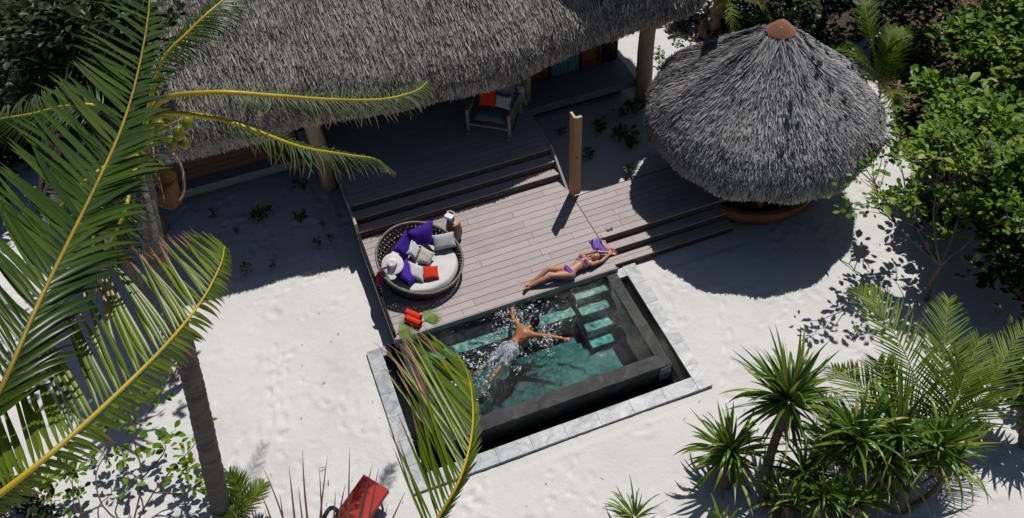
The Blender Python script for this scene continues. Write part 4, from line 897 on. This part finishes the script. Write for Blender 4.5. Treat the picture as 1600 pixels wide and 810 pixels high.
# ---- near palm at the left, crown outside the frame
nc=P(-150,880,8.2); np_=thing('coconut_palm','near palm at the lower left whose two long glossy fronds hang across the picture','palm tree',(nc.x-.4,nc.y-.3,0))
trunk('trunk',[(nc.x-.4,nc.y-.3,-.05),(nc.x-.3,nc.y-.2,4),nc],.2,.15,MT['trunk'],np_)
fr(np_,[(-150,880,8.3),(-60,730,8.7),(10,590,8.9),(60,475,8.95),(110,372,8.9),(150,290,8.8),(190,200,8.7),(215,115,8.5),(232,20,8.3),(236,-60,8.0)],84,1.08,.058,mat=MT['leafA'],rmat=MT['rachisd'],r0=.022,r1=.006,left=(48,36,.28,.25,1.05),right=(33,30,-.45,.8,.62),t0=.16,single=True,seg=6)
fr(np_,[(-150,880,8.3),(-80,830,8.4),(0,772,8.5),(90,700,8.5),(180,618,8.4),(260,538,8.3),(315,470,8.15),(344,415,8.0),(351,385,7.9)],76,.78,.036,mat=MT['leafB'],r0=.027,r1=.004,left=(74,46,.5,.12,1.0),right=(60,55,-1.15,1.2,.34),t0=.2,single=True,seg=6)
fr(np_,[(-150,880,8.3),(-190,700,8.7),(-200,520,8.5),(-180,380,7.8)],50,.9,.05,mat=MT['leafA'],t0=.15)
# ---- near palm below the frame
bc=P(560,1020,7.8); bp_=thing('coconut_palm','near palm below the frame with an upright frond reaching over the pool corner','palm tree',(bc.x-.5,bc.y-.5,0))
trunk('trunk',[(bc.x-.5,bc.y-.6,-.05),(bc.x-.3,bc.y-.4,4),bc],.2,.15,MT['trunk'],bp_)
fr(bp_,[(560,1020,7.8),(640,880,8.2),(690,800,8.4),(722,740,8.5),(738,670,8.5),(737,615,8.4),(729,580,8.3),(714,552,8.2)],50,.88,.024,mat=MT['leafB'],r0=.013,r1=.003,left=(60,12,.1,.0,1.0),right=(20,12,-1.0,.5,.22),curl=.06,t1=.92,t0=.22,single=True,seg=6,jit=.1)
fr(bp_,[(560,1020,7.8),(545,940,8.1),(500,880,8.3),(440,868,8.2),(370,872,8.0)],22,.62,.016,mat=Mleaf('drying_leaflet',[(.12,.13,.02),(.2,.13,.06),(.26,.14,.08)],(.2,.1,.07),.5,.2,.3,.35),left=None,right=(75,60,.7,.0,.8),t0=.3,single=True,jit=.25) if False else None
dl=Mleaf('drying_leaflet',[(.12,.14,.02),(.18,.15,.05),(.22,.14,.07)],(.17,.085,.06),.5,.2,.3,.3)
c2=frond(bp_,[P(560,1020,7.8),P(600,930,8.1),P(560,880,8.2),P(470,860,8.2),P(370,868,8.1)],30,.50,.013,dl,MT['rachis'],.02,.006,None,(78,80,.55,.0,.95),t0=.3,single=True,jit=.3)
# ---- young palms
def young(base,fronds,label,L,w,mat='leafY',t0=.2):
    t=thing('young_palm',label,'palm',base)
    for pts in fronds: frond(t,[base]+[P(*p) for p in pts],58,L,w,MT[mat],MT['rachisd'],.016,.004,(62,30,.15,.25,1),(62,30,.15,.25,1),t0=t0)
    return t
yb=P(1470,770,0)
young(yb,[[(1455,690,.9),(1440,620,1.5),(1408,540,1.9),(1370,480,2.0),(1342,452,1.9)],[(1466,690,.9),(1472,610,1.6),(1476,530,1.9),(1482,468,1.9)],[(1480,700,.9),(1520,640,1.4),(1560,575,1.7),(1602,510,1.7)],[(1462,700,.9),(1400,650,1.3),(1340,600,1.3),(1300,575,1.0)],[(1475,700,1),(1500,610,1.7),(1530,530,1.9)],[(1460,710,.8),(1420,640,1.3),(1390,600,1.5),(1372,565,1.5)]],'young coconut palm with three upright feathery fronds among the pandanus',.66,.032,'leafY')
young(P(375,840,0),[[(378,790,.5),(370,760,.7),(358,738,.8)],[(384,800,.5),(398,775,.6),(412,756,.6)],[(370,810,.4),(352,790,.5),(338,775,.4)]],'small seedling palm at the foot of the coconut palm trunk',.3,.02)
young(P(1375,150,0),[[(1372,110,.9),(1360,60,1.7),(1352,10,2.1),(1350,-10,2)],[(1380,110,.9),(1385,80,1.5),(1392,40,1.8)],[(1368,115,.9),(1335,85,1.4),(1300,75,1.3)],[(1384,120,.9),(1400,70,1.5),(1412,45,1.5)],[(1370,130,.6),(1340,120,.9),(1315,130,.7)],[(1385,140,.6),(1395,150,.9),(1400,185,.4)]],'yellow green young palm in the leaf litter behind the round hut',.45,.022,'leafY')
# ---- pandanus
def pandanus(label,base,heads,r=.07,group=None,L=.95,n=62,dead=26,w=.070):
    t=thing('pandanus',label,'pandanus',base,group)
    for hi,(h,sc) in enumerate(heads):
        h=Vector(h); mid=Vector(base).lerp(h,.5)+Vector((random.uniform(-.1,.1),random.uniform(-.1,.1),-.1))
        if h.z>.25: trunk('trunk' if hi==0 else 'branch',[base,mid,h],r,r*.75,MT['bark'],t,10,30,.12)
        lean=Vector((random.gauss(0,.22),random.gauss(.12,.22),0))
        for mat,cnt,lo,hi_,dr,nm in (('pand',n,-.12,1.3,1.5,'leaves'),('dead',dead,-1.3,-.35,.6,'dead_leaves')):
            V_,F_,A_,R_=[],[],[],[]
            for k in range(int(cnt*(.7+.3*sc))):
                e=lo+(hi_-lo)*((k+.5)/cnt)**.75 if mat=='pand' else random.uniform(lo,hi_); a=k*2.39996+random.uniform(-.25,.25)
                d=Vector((math.cos(a)*math.cos(e),math.sin(a)*math.cos(e),math.sin(e)))+lean*(1 if mat=='pand' else 0); d=d+Vector((random.gauss(0,.10),random.gauss(0,.10),random.gauss(0,.10))); LL=L*sc*random.uniform(.5,1.15)*(.75 if mat=='dead' else 1); 
                v,f_,al=leaflet(h+d*.05+Vector((0,0,.10*(e+.3))),d,Vector((0,0,1)) if abs(e)<1.2 else Vector((math.cos(a+1),math.sin(a+1),0)),LL,w*sc*random.uniform(.8,1.1),dr*random.choice((.15,.4,.8,1.5,2.1)),8,.3,random.uniform(-.3,.3))
                o=len(V_); V_+=v; F_+=[tuple(o+q for q in g) for g in f_]; A_+=al; R_+=[random.random()]*len(f_)
            me=bpy.data.meshes.new(nm); me.from_pydata(V_,[],F_); addattr(me,R_,A_); link(nm,me,MT[mat],t,'stuff',True)
    return t
GP='pandanus plants on the sand'
pandanus('pandanus with a dark leaning trunk and round crown, right of the pool corner',P(1192,790,0),[(P(1230,632,1.5),.93)],.085,GP,1.1,110,40)
pandanus('low pandanus with a tan dead leaf skirt just below the pool corner',P(1135,760,0),[(P(1138,712,.62),.92)],.08,GP,.95,80,44)
pandanus('widest pandanus, many arching heads around the young coconut palm',P(1410,800,0),[(P(1335,695,1.2),1.0),(P(1400,685,1.3),.85),(P(1460,705,1.2),.85),(P(1380,730,.9),.85),(P(1300,710,.9),.8),(P(1255,745,.6),.75),(P(1490,720,1.0),.75)],.06,GP,1.0,72,16)
pandanus('dark pandanus crown cut by the right picture edge',P(1600,700,0),[(P(1590,600,1.1),1.0),(P(1625,640,.9),.8)],.08,GP,.75,70,16)
pandanus('small spiky pandanus with brown tips at the bottom edge right of the pool',P(990,840,0),[(P(990,815,.25),.75)],.06,GP,.75,46,10,.042)
pandanus('pandanus at the bottom edge in the shade of its neighbours',P(1275,850,0),[(P(1285,780,.7),.95),(P(1225,790,.45),.8),(P(1340,790,.6),.8)],.07,GP,.7,46,40)
pandanus('short pandanus at the bottom edge under the low tan skirted one',P(1120,850,0),[(P(1125,830,.3),.7)],.06,GP,.6,26,10)
pandanus('slim twin stemmed screw pine behind the coconut palm trunk, crown under the big frond',P(300,592,0),[(P(165,350,3.4),1.0),(P(185,395,2.8),.7)],.07,None,.75,60,20)
tt=[o for o in COL.objects if o.name.startswith('pandanus')][-1]
# ---- broad leaved bushes and trees
def foliage(name,tips,nper,size,mat,par,spread=.16,upb=.55,leafup=.75):
    tips=np.asarray(tips,float); T=np.repeat(tips,nper,0); N=len(T); d=RNG.normal(0,1,(N,3)); d[:,2]=np.abs(d[:,2])*upb-.1; d=nrm(d)
    pos=T+d*RNG.uniform(.01,spread,N)[:,None]; up=nrm(RNG.normal(0,1,(N,3))*(1-leafup)+np.array([.15,.1,1])*leafup)
    L=size*RNG.uniform(.55,1.2,N)*np.where(RNG.random(N)<.12,1.5,1.); r=np.clip(np.repeat(RNG.random(len(tips)),nper)*.55+RNG.random(N)*.45,0,1)
    return scatter(name,OV,OVF,pos,frames(d,up),np.stack([L,L*RNG.uniform(.8,1.2,N),L],-1),mat,par,'stuff',smooth=True,rnd=r)
def bush(label,base,blobs,ntip,nper,size,mat,catg='bush',group=None,nbr=10,br=.03,name='bush',spread=.16,shell=.5):
    base=Vector(base); t=thing(name,label,catg,base,group); tips=[]
    tot=sum(b[1]**2 for b in blobs)
    for c,R in blobs:
        c=np.array(c); k=int(ntip*R*R/tot)+3; d=nrm(RNG.normal(0,1,(k,3))); rr=RNG.random(k)**shell*R
        q=c+d*rr[:,None]*np.array([1,1,.75])*(1+.25*np.sin(d[:,0]*7+d[:,1]*5))[:,None]; q=q[q[:,2]>.06]; tips+=list(q)
    foliage('foliage',tips,nper,size,mat,t,spread)
    pick=[Vector(tips[i]) for i in RNG.choice(len(tips),min(nbr,len(tips)),False)]
    for p in pick:
        mid=base.lerp(p,.5)+Vector((random.uniform(-.2,.2),random.uniform(-.2,.2),random.uniform(-.25,.15))); mid.z=max(mid.z,.08)
        MB().tube(cat([base,mid,p],10),[br*(1-.08*i) for i in range(11)],6).build('branch',MT['bark'],t,True)
    return t
GB='broad leaved bushes along the right side'
def Bl(*a): return [(P(x,y,z),R) for x,y,z,R in a]
bush('bright green bush with large leaves at the top right corner',P(1560,150,0),Bl((1560,90,1.6,1.0),(1515,60,1.2,.7),(1600,30,1.8,1.1),(1640,130,1.8,1.1)),900,8,.19,MT['leafR'],group=GB,shell=.6)
bush('dense bush in the middle of the right edge with bright leaf clusters',P(1540,330,0),Bl((1520,210,1.8,1.0),(1590,260,2.0,1.1),(1475,240,1.0,.65),(1560,330,1.7,.9),(1640,360,1.9,1.1)),1100,8,.185,MT['leafR'],group=GB,shell=.6)
bush('darker bush low on the right edge beside the sparse shrub',P(1600,470,0),Bl((1600,400,1.5,.9),(1650,300,2.2,1.2),(1660,470,1.5,.9)),260,8,.18,MT['leafK'],group=GB)
bush('loose bush with light leaves standing in the brown leaf litter',P(1450,190,0),Bl((1460,140,.8,.45),(1495,170,.9,.55),(1440,60,.5,.3),(1530,140,1.0,.6)),260,8,.18,MT['leafR'],group=GB)
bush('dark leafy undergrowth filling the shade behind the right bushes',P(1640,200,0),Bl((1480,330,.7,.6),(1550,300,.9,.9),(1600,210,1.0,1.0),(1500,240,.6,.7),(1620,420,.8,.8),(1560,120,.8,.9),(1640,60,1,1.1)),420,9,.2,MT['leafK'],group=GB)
# open shrub whose branches show
sb0=P(1448,470,0); shr=thing('open_shrub','open shrub with bare forking branches leaning over the sand right of the hut','shrub',sb0)
bt=[]
def branch(p,d,L,r,dep):
    pts=[p]; q=p.copy(); dd=d.copy()
    for i in range(4): dd=(dd+Vector((random.gauss(0,.12),random.gauss(0,.12),random.gauss(.02,.08)))).normalized(); q=q+dd*L/4; pts.append(q.copy())
    MB().tube(pts,[r*(1-.12*i) for i in range(5)],6).build('branch',MT['bark'],shr,True)
    if dep==0 or r<.008: bt.append(tuple(q)); return
    for k in range(random.choice((2,3))):
        s=Vector((random.gauss(0,.5),random.gauss(0,.5),random.gauss(.15,.25))); branch(q,(dd+s).normalized(),L*random.uniform(.6,.85),r*.62,dep-1)
b0=P(1470,415,1.0); MB().tube(cat([sb0,P(1455,440,.5),b0],10),[.05-.0015*i for i in range(11)],8).build('stem',MT['bark'],shr,True)
for tx in ((1375,300,1.7),(1440,290,2.1),(1510,260,2.3),(1580,300,2.2),(1420,330,1.5),(1345,300,1.2)):
    e=P(*tx); branch(b0,(e-b0).normalized(),(e-b0).length*.55,.032,3)
foliage('foliage',bt,9,.135,MT['leafR'],shr,.18)
# forest edge at the top
GT='dark bushes along the top edge'
bush('small leaved bright rosette bush directly behind the copper cap',P(1195,70,0),Bl((1190,45,.6,.55),(1160,30,.5,.4),(1220,30,.6,.4)),110,12,.12,MT['leafS'],group=GT,nbr=4)
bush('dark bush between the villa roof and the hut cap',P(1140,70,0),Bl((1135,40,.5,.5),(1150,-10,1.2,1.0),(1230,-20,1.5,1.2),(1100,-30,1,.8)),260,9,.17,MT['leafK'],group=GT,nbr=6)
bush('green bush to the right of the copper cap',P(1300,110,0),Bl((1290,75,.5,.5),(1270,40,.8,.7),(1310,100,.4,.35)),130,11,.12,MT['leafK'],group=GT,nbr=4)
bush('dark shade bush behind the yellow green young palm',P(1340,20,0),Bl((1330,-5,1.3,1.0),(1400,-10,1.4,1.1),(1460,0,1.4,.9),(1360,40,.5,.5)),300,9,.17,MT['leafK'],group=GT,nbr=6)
GL='dark trees behind the palms at the top left'
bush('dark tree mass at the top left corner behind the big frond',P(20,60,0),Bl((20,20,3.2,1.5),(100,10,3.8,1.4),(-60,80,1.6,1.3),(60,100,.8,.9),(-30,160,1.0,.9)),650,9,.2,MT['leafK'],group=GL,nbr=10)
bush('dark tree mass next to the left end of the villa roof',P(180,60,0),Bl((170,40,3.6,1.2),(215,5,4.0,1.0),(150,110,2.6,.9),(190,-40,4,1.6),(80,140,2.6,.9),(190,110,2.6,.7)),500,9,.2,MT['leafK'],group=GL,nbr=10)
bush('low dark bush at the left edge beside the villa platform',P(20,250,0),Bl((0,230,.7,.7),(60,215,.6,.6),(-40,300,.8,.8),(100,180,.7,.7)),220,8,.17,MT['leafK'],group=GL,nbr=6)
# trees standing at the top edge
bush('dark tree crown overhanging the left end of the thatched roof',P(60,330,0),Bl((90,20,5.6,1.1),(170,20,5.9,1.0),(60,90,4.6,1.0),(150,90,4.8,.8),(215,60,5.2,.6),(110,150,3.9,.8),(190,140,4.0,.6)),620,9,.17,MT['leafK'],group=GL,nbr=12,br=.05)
t=thing('tree','palm with a swollen brown base between the villa and the hut','palm tree',P(1108,70,0)); trunk('trunk',[P(1116,62,0),P(1120,30,.8),P(1132,-30,2.2),P(1150,-120,5)],.17,.14,MT['husk'],t,14,50,.05); MB().ell(P(1113,44,.3),(.36,0,0),(0,.30,0),(0,0,.34),16,10).build('root_bulb',MT['husk'],t,True)
for k in range(7):
    a=k*.9; c0=P(1118,15,1.3); frond(t,[c0,c0+Vector((.3*math.cos(a),.3*math.sin(a),.35)),c0+Vector((.9*math.cos(a),.9*math.sin(a),.5)),c0+Vector((1.35*math.cos(a),1.35*math.sin(a),.1))],26,.3,.02,MT['leafY'],MT['rachisd'],.012,.004,(60,30,.1,.5,1),(60,30,.1,.5,1),t0=.25) if k in (0,5,6) else None
t=thing('tree','slim grey tree trunk slanting up behind the copper cap','tree',P(1268,75,0)); trunk('trunk',[P(1268,75,0),P(1285,30,.9),P(1300,-20,2),P(1330,-120,4.5)],.085,.06,MT['bark'],t)
MB().tube(cat([P(1268,75,0),P(1258,38,.3),P(1228,22,.5),P(1243,5,.9),P(1247,-20,1.4)],14),[.03-.001*i for i in range(15)],6).build('branch',MT['bark'],t,True)
foliage('foliage',[P(1300+RNG.normal(0,40),-60+RNG.normal(0,20),3.5+RNG.normal(0,.6)) for _ in range(60)],8,.18,MT['leafK'],t,.3)
# tree outside the top right whose shade darkens the bushes is left to the bushes themselves
# ---- sparse bush at the lower left
ls=thing('sparse_shrub','sparse shrub of thin dark branches and small leaf clusters at the lower left','shrub',P(205,830,0)); tips=[]
for pts in ([(205,830,0),(222,748,.5),(210,690,.8),(220,665,.95),(250,620,1.2)],[(205,830,0),(240,770,.4),(268,735,.6),(300,700,.7),(318,672,.8)],[(205,830,0),(160,790,.4),(150,740,.6),(170,700,.8),(165,672,.9)],[(222,748,.5),(255,710,.7),(258,690,.8)],[(160,790,.4),(120,800,.4),(112,740,.7)],[(240,770,.4),(290,770,.4),(325,745,.5)],[(205,830,0),(180,800,.3),(200,760,.5),(195,715,.6)],[(130,850,0),(125,790,.4),(103,735,.6)],[(220,665,.95),(195,640,1.1)],[(268,735,.6),(290,735,.6)],[(60,850,0),(80,790,.5),(70,750,.6)]):
    c=cat([P(*q) for q in pts],12); MB().tube(c,[.016-.0009*i for i in range(13)],5).build('branch',MT['husk'],ls,True); tips+=[c[-1],c[-1]+Vector((.1,.05,.05)),c[-1]-Vector((.12,.03,0)),c[8]]
foliage('foliage',tips,8,.14,MT['leafR'],ls,.15)
bush('leafy green bush in the bottom left corner under the yellow midrib',P(20,800,0),Bl((20,770,.4,.35),(60,790,.3,.3),(-20,740,.5,.5)),50,8,.15,MT['leafK'],nbr=3)
dc=thing('dry_twig_plant','dry brown twig tuft on the sand left of the palm trunk','dead plant',P(272,585,0))
for k in range(16):
    a=P(272,590,0); e=a+Vector((random.gauss(0,.14),random.gauss(0,.14),random.uniform(.1,.35))); MB().tube([a,a.lerp(e,.5)+Vector((0,0,.05)),e],[.008,.006,.003],4).build('twig',MT['husk'],dc)
# ---- little plants on the sand
def sprout(px,py,size,label,n=5,mat='leafS',h=.14,z=0,group='small green plants on the sand'):
    b=P(px,py,z); b.z=max(0,z-.02); t=thing('small_plant',label,'plant',b,group); tips=[]
    for k in range(n):
        a=k*2.4+random.random(); q=b+Vector((math.cos(a)*size*.45*random.uniform(.2,1),math.sin(a)*size*.45*random.uniform(.2,1),h*random.uniform(.6,1.5))); tips.append(q)
        MB().tube([b,b.lerp(q,.5)+Vector((0,0,.02)),q],[.005,.004,.003],4).build('stem',MT['husk'],t)
    foliage('leaves',tips,6,size*.38,MT[mat],t,size*.2); return t
for a in ((408,345,.34,'dark leafy plant in the villa shade, largest of those left of the deck',7),(372,367,.14,'tiny plant in the shade just left of the largest dark plant'),(337,341,.16,'small plant farthest left in the villa shade'),(474,297,.28,'leafy plant in deep shade nearest the villa platform, left of the deck'),(471,345,.22,'small plant in the shade between the largest dark plant and the deck'),(506,357,.10,'tiny sprout just left of the deck edge in the shade'),
 (500,385,.16,'bright twin sprig beside the deck edge, its left sprig'),(518,380,.14,'bright twin sprig beside the deck edge, its right sprig'),(388,428,.2,'bright sprout on the edge of the villa shadow casting its own shadow'),(429,420,.13,'tiny sprout on the sunlit edge right of the bright sprout'),
 (875,213,.22,'dark star shaped plant left of the lone timber post'),(940,205,.36,'dark plant to the upper right of the lone timber post'),(968,183,.26,'dark plant between post and hut, topmost of its cluster'),(993,175,.42,'dark tall plant under the left rim of the hut roof',8),(972,215,.44,'broad dark plant in front of the hut roof, partly lit',9),(988,228,.3,'bright sunlit green plant among the dark ones by the hut',7),(919,246,.26,'green plant just right of the lone timber post'),(981,272,.22,'shadowy little plant on the sunlit sand by the hut',5),
 (1060,70,.22,'bright sprout on the sand behind the villa end'),(1078,74,.18,'second bright sprout on the sand behind the villa end, nearer the hut'),(1030,88,.24,'dark sprout in the trunk shadow behind the villa end'),(1034,104,.22,'dark sprout in the shade next to the corner log post'),(1335,520,.16,'small dark plant on sand below the shadow of the shrub'),(150,720,.2,'small plant among the shadows at the lower left')):
    sprout(*a)
# ---- leaf litter under the bushes
def litter(N,x0,x1,y0,y1,label,keep=None,z=0.01):
    px=RNG.uniform(x0,x1,N); py=RNG.uniform(y0,y1,N)
    if keep is not None: k=keep(px,py); px,py=px[k],py[k]
    pos=np.array([P(a,b,0) for a,b in zip(px,py)]); pos[:,2]=RNG.uniform(.0,.07,len(pos)); n=len(pos)
    d=RNG.normal(0,1,(n,3)); d[:,2]*=.25; L=RNG.uniform(.06,.28,n); W=np.where(RNG.random(n)<.5,RNG.uniform(.012,.03,n),RNG.uniform(.04,.09,n))
    o=scatter('leaf_litter',STRAW,STF,pos,frames(d,nrm(RNG.normal(0,.35,(n,3))+np.array([0,0,1]))),np.stack([L,W,L],-1),MT['dead'],None,'stuff',smooth=False); return setp(o,label,'leaf litter')
litter(9000,1370,1640,-20,250,'brown dry leaves and stalks littering the ground under the right bushes',lambda x,y:(x>1385+.35*np.maximum(0,y-150))&(RNG.random(len(x))<.95))
litter(2500,-60,280,-60,260,'dry palm litter on the dark ground at the top left')
litter(500,1040,1110,-10,60,'dry roots and husk fibres on the sand behind the villa end')
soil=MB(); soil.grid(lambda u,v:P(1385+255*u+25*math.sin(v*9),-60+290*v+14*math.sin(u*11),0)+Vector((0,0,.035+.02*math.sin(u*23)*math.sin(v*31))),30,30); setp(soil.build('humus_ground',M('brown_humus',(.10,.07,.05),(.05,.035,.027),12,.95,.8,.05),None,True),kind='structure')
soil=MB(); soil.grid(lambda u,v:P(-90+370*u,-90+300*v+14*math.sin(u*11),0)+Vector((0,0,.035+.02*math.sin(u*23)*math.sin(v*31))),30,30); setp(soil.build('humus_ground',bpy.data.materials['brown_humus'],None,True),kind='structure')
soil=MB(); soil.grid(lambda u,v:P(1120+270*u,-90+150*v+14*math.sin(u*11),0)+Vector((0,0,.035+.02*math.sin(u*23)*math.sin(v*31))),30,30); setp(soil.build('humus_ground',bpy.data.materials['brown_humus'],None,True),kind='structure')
# dry bits blown over the open sand
N=170; px=RNG.uniform(60,1580,N); py=RNG.uniform(280,800,N); pos=np.array([P(a,b,0) for a,b in zip(px,py)]); k=~((pos[:,0]>.2)&(pos[:,0]<8.3)&(pos[:,1]>6.6)); pos=pos[k]; pos[:,2]=.012; n=len(pos)
o=scatter('blown_litter',STRAW,STF,pos,frames(RNG.normal(0,1,(n,3))*np.array([1,1,.1]),(0,0,1)),np.stack([RNG.uniform(.02,.07,n),RNG.uniform(.006,.02,n),RNG.uniform(.05,.12,n)],-1),MT['dead'],None,'stuff',smooth=False); setp(o,'small dry leaf bits scattered over the pale sand','litter')
